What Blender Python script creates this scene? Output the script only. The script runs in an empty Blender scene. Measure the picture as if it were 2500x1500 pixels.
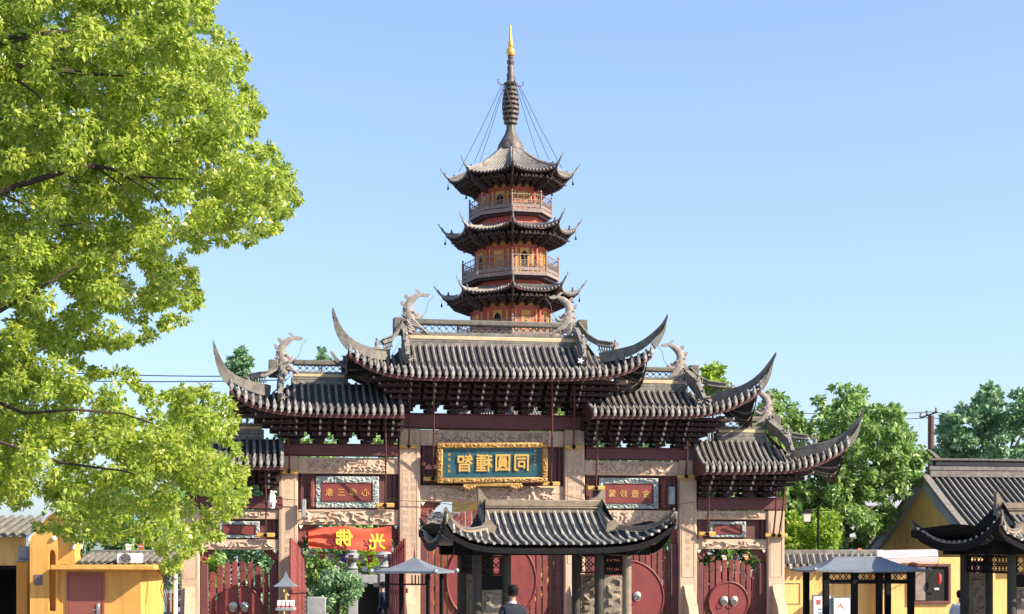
import bpy, math, random
import numpy as np
from mathutils import Vector, Matrix, noise
R = math.radians
random.seed(7); rng = np.random.default_rng(11)
sc = bpy.context.scene
col = sc.collection
# ---------------------------------------------------------------- camera, sky, sun, exposure
FX, CX, HY, CH = 3800.0, 1250.0, 1343.0, 2.8
cam = bpy.data.objects.new('camera', bpy.data.cameras.new('camera')); col.objects.link(cam)
cam.location = (0, 0, CH); cam.rotation_euler = (R(90), 0, 0)
cam.data.sensor_width = 36; cam.data.lens = FX / 2500 * 36
cam.data.shift_y = (HY - 750) / 2500
cam.data.clip_end = 3000
sc.camera = cam
SUN_AZ, SUN_EL = 69, 34           # degrees from -Y towards +X, and above the horizon
world = bpy.data.worlds.new('World'); sc.world = world; world.use_nodes = True
nt = world.node_tree; nt.nodes.clear()
sky = nt.nodes.new('ShaderNodeTexSky'); sky.sky_type = 'NISHITA'; sky.sun_disc = False
sky.sun_elevation = R(SUN_EL); sky.sun_rotation = R(180 - SUN_AZ)
sky.altitude = 0; sky.air_density = 1.0; sky.dust_density = 1.3; sky.ozone_density = 2.5
bgn = nt.nodes.new('ShaderNodeBackground'); bgn.inputs[1].default_value = 0.15
gm = nt.nodes.new('ShaderNodeGamma'); gm.inputs[1].default_value = 0.70
mxs = nt.nodes.new('ShaderNodeMix'); mxs.data_type = 'RGBA'; mxs.blend_type = 'MULTIPLY'; mxs.inputs[0].default_value = 1; mxs.inputs[7].default_value = (.865, .965, 1.16, 1)
wo = nt.nodes.new('ShaderNodeOutputWorld')
nt.links.new(sky.outputs[0], gm.inputs[0]); nt.links.new(gm.outputs[0], mxs.inputs[6]); nt.links.new(mxs.outputs[2], bgn.inputs[0]); nt.links.new(bgn.outputs[0], wo.inputs[0])
sun = bpy.data.objects.new('sun', bpy.data.lights.new('sun', 'SUN')); col.objects.link(sun)
sun.data.energy = 5.0; sun.data.angle = R(0.5); sun.data.color = (1.0, 0.87, 0.70)
sd = Vector((math.sin(R(SUN_AZ)) * math.cos(R(SUN_EL)), -math.cos(R(SUN_AZ)) * math.cos(R(SUN_EL)), math.sin(R(SUN_EL))))
sun.rotation_euler = sd.to_track_quat('Z', 'Y').to_euler(); sun.location = (30, -20, 40)
sc.view_settings.view_transform = 'Standard'; sc.view_settings.look = 'None'
sc.view_settings.exposure = 1.25; sc.view_settings.gamma = 1; sc.view_settings.use_curve_mapping = False
sc.render.engine = 'CYCLES'; sc.cycles.max_bounces = 6

# ---------------------------------------------------------------- materials
def mat(name, c1, c2=None, rough=0.8, scale=3.0, bump=0.0, bscale=40.0, metal=0.0, stretch=None, spec=0.4, streak=False, rand=0.0):
    m = bpy.data.materials.new(name); m.use_nodes = True
    n = m.node_tree.nodes; l = m.node_tree.links
    b = n['Principled BSDF']
    b.inputs['Roughness'].default_value = rough; b.inputs['Metallic'].default_value = metal
    b.inputs['Specular IOR Level'].default_value = spec
    if c2 is None: c2 = tuple(x * 0.8 for x in c1)
    tc = n.new('ShaderNodeTexCoord'); mp = n.new('ShaderNodeMapping')
    if stretch: mp.inputs['Scale'].default_value = stretch
    l.new(tc.outputs['Object'], mp.inputs['Vector'])
    no = n.new('ShaderNodeTexNoise'); no.inputs['Scale'].default_value = scale; no.inputs['Detail'].default_value = 7
    no.inputs['Roughness'].default_value = 0.65
    l.new(mp.outputs['Vector'], no.inputs['Vector'])
    rp = n.new('ShaderNodeValToRGB'); rp.color_ramp.elements[0].position = 0.32; rp.color_ramp.elements[1].position = 0.68
    rp.color_ramp.elements[0].color = (*c2, 1); rp.color_ramp.elements[1].color = (*c1, 1)
    l.new(no.outputs['Fac'], rp.inputs['Fac']); out = rp.outputs['Color']
    if streak:     # vertical weather streaks
        m2 = n.new('ShaderNodeMapping'); m2.inputs['Scale'].default_value = (5, 5, 0.5)
        l.new(tc.outputs['Object'], m2.inputs['Vector'])
        n2 = n.new('ShaderNodeTexNoise'); n2.inputs['Scale'].default_value = 1.5; n2.inputs['Detail'].default_value = 5
        l.new(m2.outputs['Vector'], n2.inputs['Vector'])
        r2 = n.new('ShaderNodeMapRange'); r2.inputs[1].default_value = 0.5; r2.inputs[2].default_value = 0.75
        r2.inputs[3].default_value = 1.0; r2.inputs[4].default_value = 0.68
        l.new(n2.outputs['Fac'], r2.inputs[0])
        mx = n.new('ShaderNodeMix'); mx.data_type = 'RGBA'; mx.blend_type = 'MULTIPLY'; mx.inputs[0].default_value = 1
        l.new(out, mx.inputs[6]); l.new(r2.outputs[0], mx.inputs[7]); out = mx.outputs[2]
    if rand:       # every piece a little different
        oi = n.new('ShaderNodeObjectInfo'); r3 = n.new('ShaderNodeMapRange'); r3.inputs[3].default_value = 1 - rand; r3.inputs[4].default_value = 1 + rand * .6
        l.new(oi.outputs['Random'], r3.inputs[0]); m3 = n.new('ShaderNodeMix'); m3.data_type = 'RGBA'; m3.blend_type = 'MULTIPLY'; m3.inputs[0].default_value = 1
        l.new(out, m3.inputs[6]); l.new(r3.outputs[0], m3.inputs[7]); out = m3.outputs[2]
    l.new(out, b.inputs['Base Color'])
    if bump:
        nb = n.new('ShaderNodeTexNoise'); nb.inputs['Scale'].default_value = bscale; nb.inputs['Detail'].default_value = 5
        l.new(mp.outputs['Vector'], nb.inputs['Vector'])
        bp = n.new('ShaderNodeBump'); bp.inputs['Strength'].default_value = bump; bp.inputs['Distance'].default_value = 0.02
        l.new(nb.outputs['Fac'], bp.inputs['Height']); l.new(bp.outputs['Normal'], b.inputs['Normal'])
    return m

def leafmat(name, cols, trans=0.45, rough=0.4):
    m = bpy.data.materials.new(name); m.use_nodes = True
    n = m.node_tree.nodes; l = m.node_tree.links
    b = n['Principled BSDF']; b.inputs['Roughness'].default_value = rough; b.inputs['Specular IOR Level'].default_value = 0.5
    g = n.new('ShaderNodeNewGeometry'); rp = n.new('ShaderNodeValToRGB')
    e = rp.color_ramp.elements
    while len(e) < len(cols): e.new(0.5)
    for i, c in enumerate(cols): e[i].position = i / (len(cols) - 1); e[i].color = (*c, 1)
    l.new(g.outputs['Random Per Island'], rp.inputs['Fac'])
    l.new(rp.outputs['Color'], b.inputs['Base Color'])
    t = n.new('ShaderNodeBsdfTranslucent'); l.new(rp.outputs['Color'], t.inputs['Color'])
    mx = n.new('ShaderNodeMixShader'); mx.inputs[0].default_value = trans
    l.new(b.outputs[0], mx.inputs[1]); l.new(t.outputs[0], mx.inputs[2])
    l.new(mx.outputs[0], n['Material Output'].inputs['Surface'])
    return m

M = dict(
 stone=mat('peach_stone', (.54, .38, .262), (.42, .30, .215), .85, 1.6, .35, 60, streak=True),
 relief=mat('carved_stone', (.56, .41, .29), (.41, .305, .225), .9, 5, .3, 60),
 greystone=mat('grey_stone', (.30, .31, .32), (.19, .20, .21), .9, 4, .4, 40),
 wood=mat('maroon_wood', (.125, .038, .036), (.075, .024, .026), .6, 3, .15, 30, stretch=(1, 1, 1)),
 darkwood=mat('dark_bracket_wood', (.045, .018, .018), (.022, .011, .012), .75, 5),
 nose=mat('ivory_nose', (.62, .55, .5), (.4, .34, .3), .8, 9),  # bracket noses in an ivory paler than the arms
 board=mat('panel_board', (.13, .045, .04), (.07, .028, .028), .6, 2.5),
 door=mat('red_door_paint', (.215, .036, .032), (.125, .025, .025), .55, 2.2, .2, 25, streak=True),
 slat=mat('worn_red_slat', (.23, .046, .04), (.11, .03, .029), .7, 6, .25, 30, rand=.35),
 rib=mat('tile_rib_grey', (.24, .22, .19), (.10, .095, .09), .8, 7, .5, 35, rand=.3),
 pan=mat('tile_pan_slate', (.026, .027, .032), (.015, .016, .02), .85, 6, .4, 30),
 drip=mat('eave_tile_grey', (.36, .33, .285), (.12, .11, .10), .8, 14, .4, 35, rand=.35),
 ridge=mat('ridge_plaster', (.22, .205, .18), (.10, .097, .09), .85, 5, .4, 30, streak=True),
 mould=mat('ochre_moulding', (.56, .44, .27), (.42, .32, .20), .8, 4),
 cap=mat('ridge_cap_tile', (.17, .155, .125), (.08, .076, .066), .85, 7, .4, 30),
 dragon=mat('dragon_clay', (.33, .29, .255), (.14, .125, .115), .85, 9, .4, 30),
 gold=mat('worn_gilt', (.52, .30, .08), (.22, .12, .035), .5, 14, .5, 60, metal=.2, spec=.6),
 gilt=mat('gilt_letters', (.72, .48, .15), (.6, .36, .09), .4, 10, metal=.3),
 teal=mat('teal_lacquer', (.028, .105, .125), (.016, .065, .085), .35, 4, spec=.5),
 inlay=mat('blue_green_inlay', (.55, .58, .53), (.12, .18, .18), .8, 34, .5, 50),
 redlac=mat('red_lacquer', (.20, .04, .032), (.13, .028, .024), .45, 3),
 oldgold=mat('faded_gold_letters', (.46, .26, .08), (.3, .16, .05), .6, 8),
 spandrel=mat('carved_red_wood', (.26, .07, .055), (.1, .03, .028), .7, 16, .8, 30),
 iron=mat('black_iron', (.012, .011, .011), (.007, .007, .008), .8, 5, .3, 30, spec=.15),
 irontile=mat('iron_roof', (.035, .038, .042), (.02, .022, .025), .42, 5, .3, 30, metal=.25, spec=.6),
 ironrib=mat('iron_roof_rib', (.40, .37, .30), (.25, .235, .20), .45, 6, .3, 30, metal=.1, rand=.2),
 shadebronze=mat('shaded_bronze', (.055, .048, .038), (.03, .027, .022), .75, 5, .3, 30),  # column bronze darkened to carry the shade under the roof
 bronze=mat('weathered_bronze_beige', (.25, .20, .145), (.14, .115, .085), .8, 5, .4, 30),
 sheet=mat('grey_sheet_roof', (.19, .215, .245), (.14, .16, .185), .5, 3, .1, 20, metal=.2),
 rod=mat('rusty_red_rod', (.12, .035, .03), (.07, .025, .022), .7, 9),
 clamp=mat('yellow_clamp', (.55, .34, .08), (.38, .23, .06), .6, 12),
 yellow=mat('yellow_plaster', (.66, .355, .09), (.57, .29, .065), .85, 1.3, .25, 30, streak=True),
 oyellow=mat('deep_yellow_plaster', (.72, .45, .165), (.62, .38, .13), .88, .8, .25, 25, streak=True),
 orange=mat('orange_plaster', (.66, .29, .05), (.55, .24, .045), .85, 1, .15, 30),
 trimgrey=mat('grey_lime_trim', (.30, .33, .38), (.22, .25, .3), .85, 2),
 browndoor=mat('brown_steel_door', (.27, .085, .06), (.23, .07, .052), .5, 2),
 white=mat('white_paint', (.78, .78, .76), (.66, .66, .65), .5, 3),
 silver=mat('dull_metal', (.42, .42, .40), (.25, .25, .24), .4, 8, metal=.7),
 plate=mat('grey_plate', (.16, .11, .11), (.12, .085, .085), .6, 8),
 pred=mat('pagoda_red', (.47, .095, .062), (.36, .07, .05), .65, 3),
 pyel=mat('pagoda_yellow', (.60, .33, .065), (.46, .25, .05), .7, 3),
 pwood=mat('pagoda_grey_wood', (.27, .21, .18), (.16, .125, .11), .85, 5),
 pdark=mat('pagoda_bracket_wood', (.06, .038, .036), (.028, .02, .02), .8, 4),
 prib=mat('pagoda_tile_rib', (.30, .27, .24), (.16, .15, .14), .8, 4),
 ppan=mat('pagoda_tile_pan', (.12, .115, .115), (.07, .068, .07), .85, 4),
 spire=mat('cast_iron_spire', (.16, .135, .115), (.07, .062, .06), .6, 5, metal=.3),
 brightgold=mat('bright_gold', (.85, .5, .1), (.7, .38, .06), .3, 5, metal=.6),
 banner=None, bannertext=mat('banner_yellow', (.78, .62, .06), (.7, .55, .05), .7, 4),
 bark=mat('dark_bark', (.055, .038, .028), (.03, .022, .017), .95, 6, .8, 20, stretch=(1, 1, .3)),
 pole=mat('weathered_pole', (.14, .08, .05), (.08, .05, .035), .9, 6),
 cable=mat('black_cable', (.02, .02, .02), None, .6),
 paving=mat('grey_paving', (.26, .245, .23), (.2, .19, .18), .85, .6, .3, 12),
 skin=mat('skin', (.50, .27, .18), (.44, .23, .15), .6, 5),
 hair=mat('black_hair', (.010, .008, .008), (.005, .005, .005), .75, 30, .5, 90, stretch=(1, 1, .3), spec=.15),
 suit=mat('navy_suit_cloth', (.012, .016, .032), (.009, .011, .022), .85, 6, .3, 60),
 uniform=mat('navy_uniform', (.02, .028, .06), (.012, .018, .04), .8, 6, .3, 60),
 shirt=mat('white_shirt_cloth', (.72, .76, .8), (.6, .66, .72), .8, 6, .3, 40),
 lampglass=mat('frosted_lamp_glass', (.78, .72, .62), (.7, .64, .55), .4, 4),
 notice=mat('notice_board_white', (.62, .64, .63), (.52, .55, .54), .5, 3),
 noticered=mat('notice_red_print', (.6, .06, .06), None, .6),
 noticeblue=mat('notice_blue_print', (.08, .16, .4), None, .6),
 black=mat('shade_black', (.012, .011, .011), None, .9),  # even black that stands for the shade inside openings
 awning=mat('pink_awning_cloth', (.56, .40, .40), (.46, .33, .35), .8, 3),
 redcloth=mat('red_cloth', (.5, .03, .03), (.4, .025, .025), .7, 6),
 flagw=mat('flag_white_cloth', (.7, .68, .62), None, .8), flagr=mat('flag_orange_cloth', (.65, .16, .05), None, .8),
 flagb=mat('flag_blue_cloth', (.05, .1, .35), None, .8),
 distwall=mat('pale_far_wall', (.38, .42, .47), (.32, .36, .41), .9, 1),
)
M['banner'] = mat('red_banner_cloth', (.52, .085, .045), (.42, .065, .036), .75, 2, .35, 12, stretch=(1, 1, 3))
M['camphor'] = leafmat('camphor_leaves', [(.09, .19, .02), (.37, .49, .05), (.56, .63, .11), (.27, .40, .04), (.66, .69, .22), (.16, .28, .03), (.48, .55, .07)], .6, .26)
M['mapleleaf'] = leafmat('plane_tree_leaves', [(.06, .15, .035), (.17, .31, .06), (.34, .48, .13), (.10, .22, .045), (.42, .54, .24)], .4, .4)
M['dkleaf'] = leafmat('evergreen_leaves', [(.07, .17, .08), (.17, .32, .15), (.33, .48, .26)], .3, .5)
M['ltleaf'] = leafmat('fresh_leaves', [(.16, .30, .03), (.24, .38, .035), (.34, .42, .04)], .45, .4)

# ---------------------------------------------------------------- mesh helpers
class MB:
    def __init__(s): s.v = []; s.f = []
    def add(s, vs, fs):
        o = len(s.v); s.v += [tuple(v) for v in vs]; s.f += [tuple(i + o for i in f) for f in fs]; return s
    def box(s, x0, x1, y0, y1, z0, z1, m=None):
        vs = [(x, y, z) for z in (z0, z1) for y in (y0, y1) for x in (x0, x1)]
        if m is not None: vs = [m @ Vector(v) for v in vs]
        return s.add(vs, [(0, 2, 3, 1), (4, 5, 7, 6), (0, 1, 5, 4), (2, 6, 7, 3), (0, 4, 6, 2), (1, 3, 7, 5)])
    def bbox(s, x0, x1, y0, y1, z0, z1, b=.012, m=None):   # box with chamfered vertical+horizontal front edges
        xs = (x0, x0 + b, x1 - b, x1)
        vs = []
        for z, e in ((z0, b), (z0 + b, 0), (z1 - b, 0), (z1, b)):
            for x, y in ((x0 + b, y0 + e), (x1 - b, y0 + e), (x1 - e, y0 + b), (x1 - e, y1 - b), (x1 - b, y1 - e), (x0 + b, y1 - e), (x0 + e, y1 - b), (x0 + e, y0 + b)):
                vs.append((x, y, z))
        if m is not None: vs = [m @ Vector(v) for v in vs]
        fs = []
        for k in range(3):
            for i in range(8): j = (i + 1) % 8; fs.append((k * 8 + i, k * 8 + j, k * 8 + 8 + j, k * 8 + 8 + i))
        fs.append(tuple(range(7, -1, -1))); fs.append(tuple(range(24, 32)))
        return s.add(vs, fs)
    def prism(s, poly, y0, y1, m=None):       # polygon in xz extruded along y
        n = len(poly)
        vs = [(x, y0, z) for x, z in poly] + [(x, y1, z) for x, z in poly]
        if m is not None: vs = [m @ Vector(v) for v in vs]
        fs = [tuple(range(n)), tuple(range(2 * n - 1, n - 1, -1))] + [(i, i + n, (i + 1) % n + n, (i + 1) % n) for i in range(n)]
        return s.add(vs, fs)
    def tube(s, pts, rad, n=6, cap=True, sy=1.0, sz=1.0):
        pts = [Vector(p) for p in pts]; k = len(pts)
        if not hasattr(rad, '__len__'): rad = [rad] * k
        vs = []; fs = []
        for i, p in enumerate(pts):
            d = (pts[min(i + 1, k - 1)] - pts[max(i - 1, 0)])
            if d.length < 1e-9: d = Vector((0, 0, 1))
            d.normalize()
            up = Vector((0, 1, 0)) if abs(d.y) < .9 else Vector((1, 0, 0))
            a = d.cross(up).normalized(); b = a.cross(d).normalized()
            for j in range(n):
                t = 2 * math.pi * j / n + math.pi / n
                vs.append(p + a * math.cos(t) * rad[i] * sz + b * math.sin(t) * rad[i] * sy)
        for i in range(k - 1):
            for j in range(n): q = (j + 1) % n; fs.append((i * n + j, i * n + q, i * n + n + q, i * n + n + j))
        if cap: fs.append(tuple(range(n - 1, -1, -1))); fs.append(tuple((k - 1) * n + j for j in range(n)))
        return s.add(vs, fs)
    def lathe(s, prof, n=12, c=(0, 0, 0), sx=1, sy=1):
        vs = []; fs = []; k = len(prof)
        for r, z in prof:
            for j in range(n):
                t = 2 * math.pi * (j + .5) / n; vs.append((c[0] + r * math.cos(t) * sx, c[1] + r * math.sin(t) * sy, c[2] + z))
        for i in range(k - 1):
            for j in range(n): q = (j + 1) % n; fs.append((i * n + j, i * n + q, i * n + n + q, i * n + n + j))
        fs.append(tuple(range(n - 1, -1, -1))); fs.append(tuple((k - 1) * n + j for j in range(n)))
        return s.add(vs, fs)
    def ball(s, c, r, n=8, sx=1, sy=1, sz=1):
        pr = [(max(r * math.sin(math.pi * i / 6), .001), -r * math.cos(math.pi * i / 6) * sz) for i in range(7)]
        return s.lathe(pr, n, c, sx, sy)
    def grid(s, P, flip=False):               # P[i][j] points
        ni = len(P); nj = len(P[0]); vs = [p for row in P for p in row]; fs = []
        for i in range(ni - 1):
            for j in range(nj - 1):
                a = i * nj + j; q = (a, a + 1, a + nj + 1, a + nj)
                fs.append(q[::-1] if flip else q)
        return s.add(vs, fs)
    def sweep(s, pts, ws, hs, side=(0, 1, 0), taper=None):   # rectangular band along a path, bottom on the path
        side = Vector(side).normalized(); vs = []; fs = []; k = len(pts); pts = [Vector(p) for p in pts]
        if not hasattr(ws, '__len__'): ws = [ws] * k
        if not hasattr(hs, '__len__'): hs = [hs] * k
        for i, p in enumerate(pts):
            d = (pts[min(i + 1, k - 1)] - pts[max(i - 1, 0)]).normalized()
            sd_ = (side - d * side.dot(d)).normalized(); up = d.cross(sd_).normalized()
            if up.z < 0: up = -up
            w = ws[i] / 2; h = hs[i]
            vs += [p - sd_ * w, p + sd_ * w, p + sd_ * w * .8 + up * h, p - sd_ * w * .8 + up * h]
        for i in range(k - 1):
            for j in range(4): q = (j + 1) % 4; fs.append((i * 4 + j, i * 4 + q, i * 4 + 4 + q, i * 4 + 4 + j))
        fs.append((3, 2, 1, 0)); fs.append(tuple((k - 1) * 4 + j for j in range(4)))
        return s.add(vs, fs)
    def mesh(s, name, m, smooth=True):
        me = bpy.data.meshes.new(name); me.from_pydata(s.v, [], s.f)
        if m is not None: me.materials.append(m)
        if smooth:
            me.polygons.foreach_set('use_smooth', [True] * len(me.polygons)); me.set_sharp_from_angle(angle=R(38))
        return me
    def build(s, name, m, parent=None, loc=None, rz=0, smooth=True, kind=None, label=None):
        return link(name, s.mesh(name, m, smooth), parent, loc, rz, kind, label)

def link(name, me, parent=None, loc=None, rz=0, kind=None, label=None):
    o = bpy.data.objects.new(name, me); col.objects.link(o)
    if parent is not None: o.parent = parent
    if loc is not None: o.location = loc
    if rz: o.rotation_euler.z = rz
    if kind: o['kind'] = kind
    if label: o['label'] = label
    return o
def tag(o, label=None, cat=None, group=None, kind=None):
    if label: o['label'] = label
    if cat: o['category'] = cat
    if group: o['group'] = group
    if kind: o['kind'] = kind
    return o
def thing(name, label, cat, loc=(0, 0, 0), rz=0, group=None):
    o = bpy.data.objects.new(name, None); col.objects.link(o); o.location = loc; o.rotation_euler = (0, 0, rz)
    o.empty_display_size = .3
    return tag(o, label, cat, group)
def kids(o): return [c for c in bpy.data.objects if c.parent == o]
def copy_tree(o, parent=None, children=None):
    c = o.copy(); col.objects.link(c)
    if parent is not None: c.parent = parent; c.matrix_parent_inverse = o.matrix_parent_inverse.copy()
    for k in CH_MAP.get(o.name, []): copy_tree(k, c)
    return c
CH_MAP = {}
def index_children():
    CH_MAP.clear()
    for o in bpy.data.objects:
        if o.parent: CH_MAP.setdefault(o.parent.name, []).append(o)

def W(px, py, Z):                              # a photograph point at distance Z
    return Vector(((px - CX) / FX * Z, Z, CH + (HY - py) / FX * Z))
class Frame:                                    # a building's own axes: x along its front, y away from the camera
    def __init__(s, ox, oy, deg): s.ox, s.oy, s.t = ox, oy, R(deg); s.c, s.s = math.cos(s.t), math.sin(s.t)
    def p(s, px, py, yl=0.0):
        u = (px - CX) / FX; Y = (yl - s.ox * s.s + s.oy * s.c) / (s.c - u * s.s)
        X = u * Y; return Vector(((X - s.ox) * s.c + (Y - s.oy) * s.s, yl, CH + (HY - py) / FX * Y))
    def x(s, px, yl=0.0): return s.p(px, HY, yl).x
    def z(s, px, py, yl=0.0): return s.p(px, py, yl).z

def text_mesh(txt, size, extrude, m, mirror=True, bold=0.0, thick=0.0):
    cu = bpy.data.curves.new('lettering', 'FONT'); cu.body = txt; cu.size = size; cu.extrude = extrude; cu.offset = bold
    cu.align_x = 'CENTER'; cu.align_y = 'CENTER'; cu.resolution_u = 2
    o = bpy.data.objects.new('lettering', cu); col.objects.link(o)
    dg = bpy.context.evaluated_depsgraph_get(); dg.update()
    me = bpy.data.meshes.new_from_object(o.evaluated_get(dg)); bpy.data.objects.remove(o)
    xs = [v.co.x for v in me.vertices]; ys = [v.co.y for v in me.vertices]
    if xs:
        cx = (min(xs) + max(xs)) / 2; cy = (min(ys) + max(ys)) / 2
        for v in me.vertices:
            x, y, z = v.co; x -= cx; y -= cy
            v.co = ((-x if mirror else x), -z, y)      # stand it up, facing -y
        if mirror: me.flip_normals()
    if thick:
        nv = len(me.vertices); co = [v.co.copy() for v in me.vertices]; fc = [tuple(p.vertices) for p in me.polygons]; V = []; Fc = []
        for k, (a, b) in enumerate(((0, 0), (thick, thick * .5), (-thick, -thick * .5), (thick * .4, -thick), (-thick * .4, thick))):
            V += [(c.x + a, c.y - .0006 * k, c.z + b) for c in co]; Fc += [tuple(i + nv * k for i in f) for f in fc]
        me = bpy.data.meshes.new('lettering'); me.from_pydata(V, [], Fc)
    me.materials.clear(); me.materials.append(m)
    return me
def lettering(txt, size, F_loc, parent, m, name='character', extrude=.01, mirror=True, bold=0.0, tilt=0.0, stretch=(1, 1), thick=0.0):
    me = text_mesh(txt, size, extrude, m, mirror, bold, thick)
    o = link(name, me, parent, F_loc); o.scale = (stretch[0], 1, stretch[1]); o.rotation_euler.x = tilt
    return o

def relief_mesh(w, h, amp, seed, m, cell=.09, margin=.0):
    nx = max(8, int(w / .018)); nz = max(5, int(h / .018))
    if nx * nz > 9000: k = math.sqrt(nx * nz / 9000); nx = int(nx / k); nz = int(nz / k)
    P = []
    for i in range(nx + 1):
        row = []
        for j in range(nz + 1):
            x = -w / 2 + w * i / nx; z = -h / 2 + h * j / nz
            q = Vector((x / cell * .55 + seed * 7.1, z / cell * .8, seed * 3.3))
            wv = noise.noise_vector(q * .8) * 1.1
            a = abs(noise.noise(q + wv)) ; b = noise.noise(q * 2.3 + wv * 2)
            t = min(1, max(0, (.16 - a) / .10 + .35 * b + .5))
            e = min(1, min(i, nx - i) / 2.0, min(j, nz - j) / 1.0)
            row.append((x, -amp * (t * .9 + .12 * b) * e, z))
        P.append(row)
    return MB().grid(P, True).mesh('carved_relief', m, True)
def relief(x0, x1, z0, z1, y, parent, seed, amp=.035, m=None, name='carved_relief', cell=.09):
    me = relief_mesh(x1 - x0, z1 - z0, amp, seed, m or M['relief'], cell)
    return link(name, me, parent, ((x0 + x1) / 2, y, (z0 + z1) / 2))
# ---------------------------------------------------------------- tiled roof with swept corners
def antefix_mesh(m, w=.115, h=.22):
    b = MB()
    prof = [(-.5, .0), (-.42, .35), (-.2, .72), (0, 1), (.2, .72), (.42, .35), (.5, .0), (.34, -.42), (0, -.62), (-.34, -.42)]
    b.prism([(x * w, z * h) for x, z in prof], -.022, .022)
    b.prism([(x * w * .6, z * h * .62) for x, z in prof], -.045, -.020)
    return b.mesh('eave_tile', m)
def smax_of(hp, xe):
    for i in range(len(hp) - 1):
        if (hp[i].x - xe) * (hp[i + 1].x - xe) <= 0: return i + abs(hp[i].x - xe) / max(1e-6, abs(hp[i + 1].x - hp[i].x))
    return len(hp) - 1.0
def interp(xs, ys, x): return float(np.interp(x, xs, ys))
def tiled_roof(F, parent, base, ridge, D, L, Rr, mats, spacing=.19, rib_r=.046, sag=.10, ridge_depth=.16, hb=(.15, .32), hip0=.45,
               eave_over=.0, side_rows=7, antefix=True, rise=None, name='roof', y0=0.0, dip=None):
    """ridge=(pxl,pyl,pxr,pyr) line where the tiles meet the ridge; L,Rr: dict(hip=px points from the inside to the tip, drip=px points from the inside out) or dict(cut=px)"""
    ribm, panm, dripm, fasm, soffm, ridm = mats
    rt = base
    a = F.p(ridge[0], ridge[1], y0 - ridge_depth); b = F.p(ridge[2], ridge[3], y0 - ridge_depth)
    top = [a, b]; drip = []
    ends = {}
    for side, E in ((-1, L), (1, Rr)):
        if 'hip' in E:
            n = len(E['hip']); hp = []
            for i, (px, py) in enumerate(E['hip']):
                t = i / (n - 1); hp.append(F.p(px, py, y0 - (hip0 + (D + .12 - hip0) * t ** .8)))
            ends[side] = hp
            lowered = [Vector((p.x, p.y, p.z - hb[1])) for p in hp]
            if side < 0: top = lowered[::-1] + top
            else: top = top + lowered
        dr = [F.p(px, py, y0 - D) for px, py in E['drip']]
        if side < 0: drip = dr[::-1] + drip
        else: drip = drip + dr
    drip.sort(key=lambda p: p.x); top.sort(key=lambda p: p.x)
    tx = [p.x for p in top]; ty = [p.y for p in top]; tz = [p.z for p in top]
    dx = [p.x for p in drip]; dz = [p.z for p in drip]
    x0 = dx[0]; x1 = dx[-1]
    # smoothed eave heights
    def ez(x):
        s = 0; w = 0
        for k in (-.25, -.12, 0, .12, .25): s += interp(dx, dz, min(max(x + k, x0), x1)); w += 1
        return s / w if x0 + .3 < x < x1 - .3 else interp(dx, dz, x)
    def P(x, v):
        t = Vector((x, interp(tx, ty, x), interp(tx, tz, x))); q = Vector((x, y0 - D, ez(x))); t.z = max(t.z, q.z + .02)
        p = t.lerp(q, v); hgt = max(.0, t.z - q.z); p.z -= min(sag, hgt * .35) * math.sin(math.pi * v) * (1.15 - .3 * v)
        return p
    nx = max(10, int((x1 - x0) / .16)); xs = [x0 + (x1 - x0) * i / nx for i in range(nx + 1)]
    mb = MB(); mb.grid([[P(x, v / 5) for v in range(6)] for x in xs])
    mb.grid([[Vector((p.x, 2 * y0 - p.y, p.z)) for p in [P(x, v / 5) for v in range(6)]] for x in xs], True)
    mb.build('tile_bed', panm, rt)
    # red fascia under the eave and dark boards of the underside
    for sgn in (1, -1):
        fb = MB(); fb.grid([[(x, y0 - sgn * (D + .01), ez(x) - .07), (x, y0 - sgn * (D + .01), ez(x) - .19), (x, y0 - sgn * (D - .07), ez(x) - .19)] for x in xs], sgn > 0)
        fb.build('fascia_board', fasm, rt)
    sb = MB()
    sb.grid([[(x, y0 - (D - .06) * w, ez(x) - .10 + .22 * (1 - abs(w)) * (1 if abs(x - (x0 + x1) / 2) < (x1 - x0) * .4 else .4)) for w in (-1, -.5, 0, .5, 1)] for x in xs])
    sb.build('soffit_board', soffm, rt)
    n = int(round((x1 - x0 - .04) / spacing)); step = (x1 - x0 - .06) / n
    am = antefix_mesh(dripm) if antefix else None
    for i in range(n + 1):
        x = x0 + .03 + step * i
        pts = [P(x, v / 4) + Vector((0, 0, .022)) for v in range(5)]; pts[-1].y -= .03
        jx = random.gauss(0, .007); jz = random.gauss(0, .006); pts = [p_ + Vector((jx, 0, jz + random.gauss(0, .004))) for p_ in pts]
        if (pts[0] - pts[-1]).length < .08: continue
        MB().tube(pts, rib_r, 6, sy=1, sz=1).build('tile_row', ribm, rt)
        if am:
            o = link('eave_tile', am, rt, (x, y0 - D - .055 - random.uniform(0, .01), ez(x) + .0)); o.rotation_euler = (R(-12), 0, R(random.uniform(-6, 6)))
            o.scale.z = random.uniform(.92, 1.08)
    # hips, side slopes
    for side, hp in ends.items():
        k = len(hp)
        pts = hp
        path = [Vector((p.x, p.y, p.z - hb[1])) for p in pts]
        # refine
        fine = []
        for i in range(k - 1):
            for t in (0, .5): fine.append(path[i].lerp(path[i + 1], t))
        fine.append(path[-1]); kk = len(fine)
        for it in range(2):
            fine = [fine[0]] + [(fine[i - 1] + fine[i] * 2 + fine[i + 1]) / 4 for i in range(1, kk - 1)] + [fine[-1]]
        hz_ = 1
        ws = [hb[0] * (1 - .72 * (i / (kk - 1)) ** 2.2) for i in range(kk)]; hs = [hb[1] * (1 - .84 * (i / (kk - 1)) ** 1.3) for i in range(kk)]
        fine = [Vector((p.x, p.y, p.z + hb[1] - h_)) for p, h_ in zip(fine, hs)]
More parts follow.
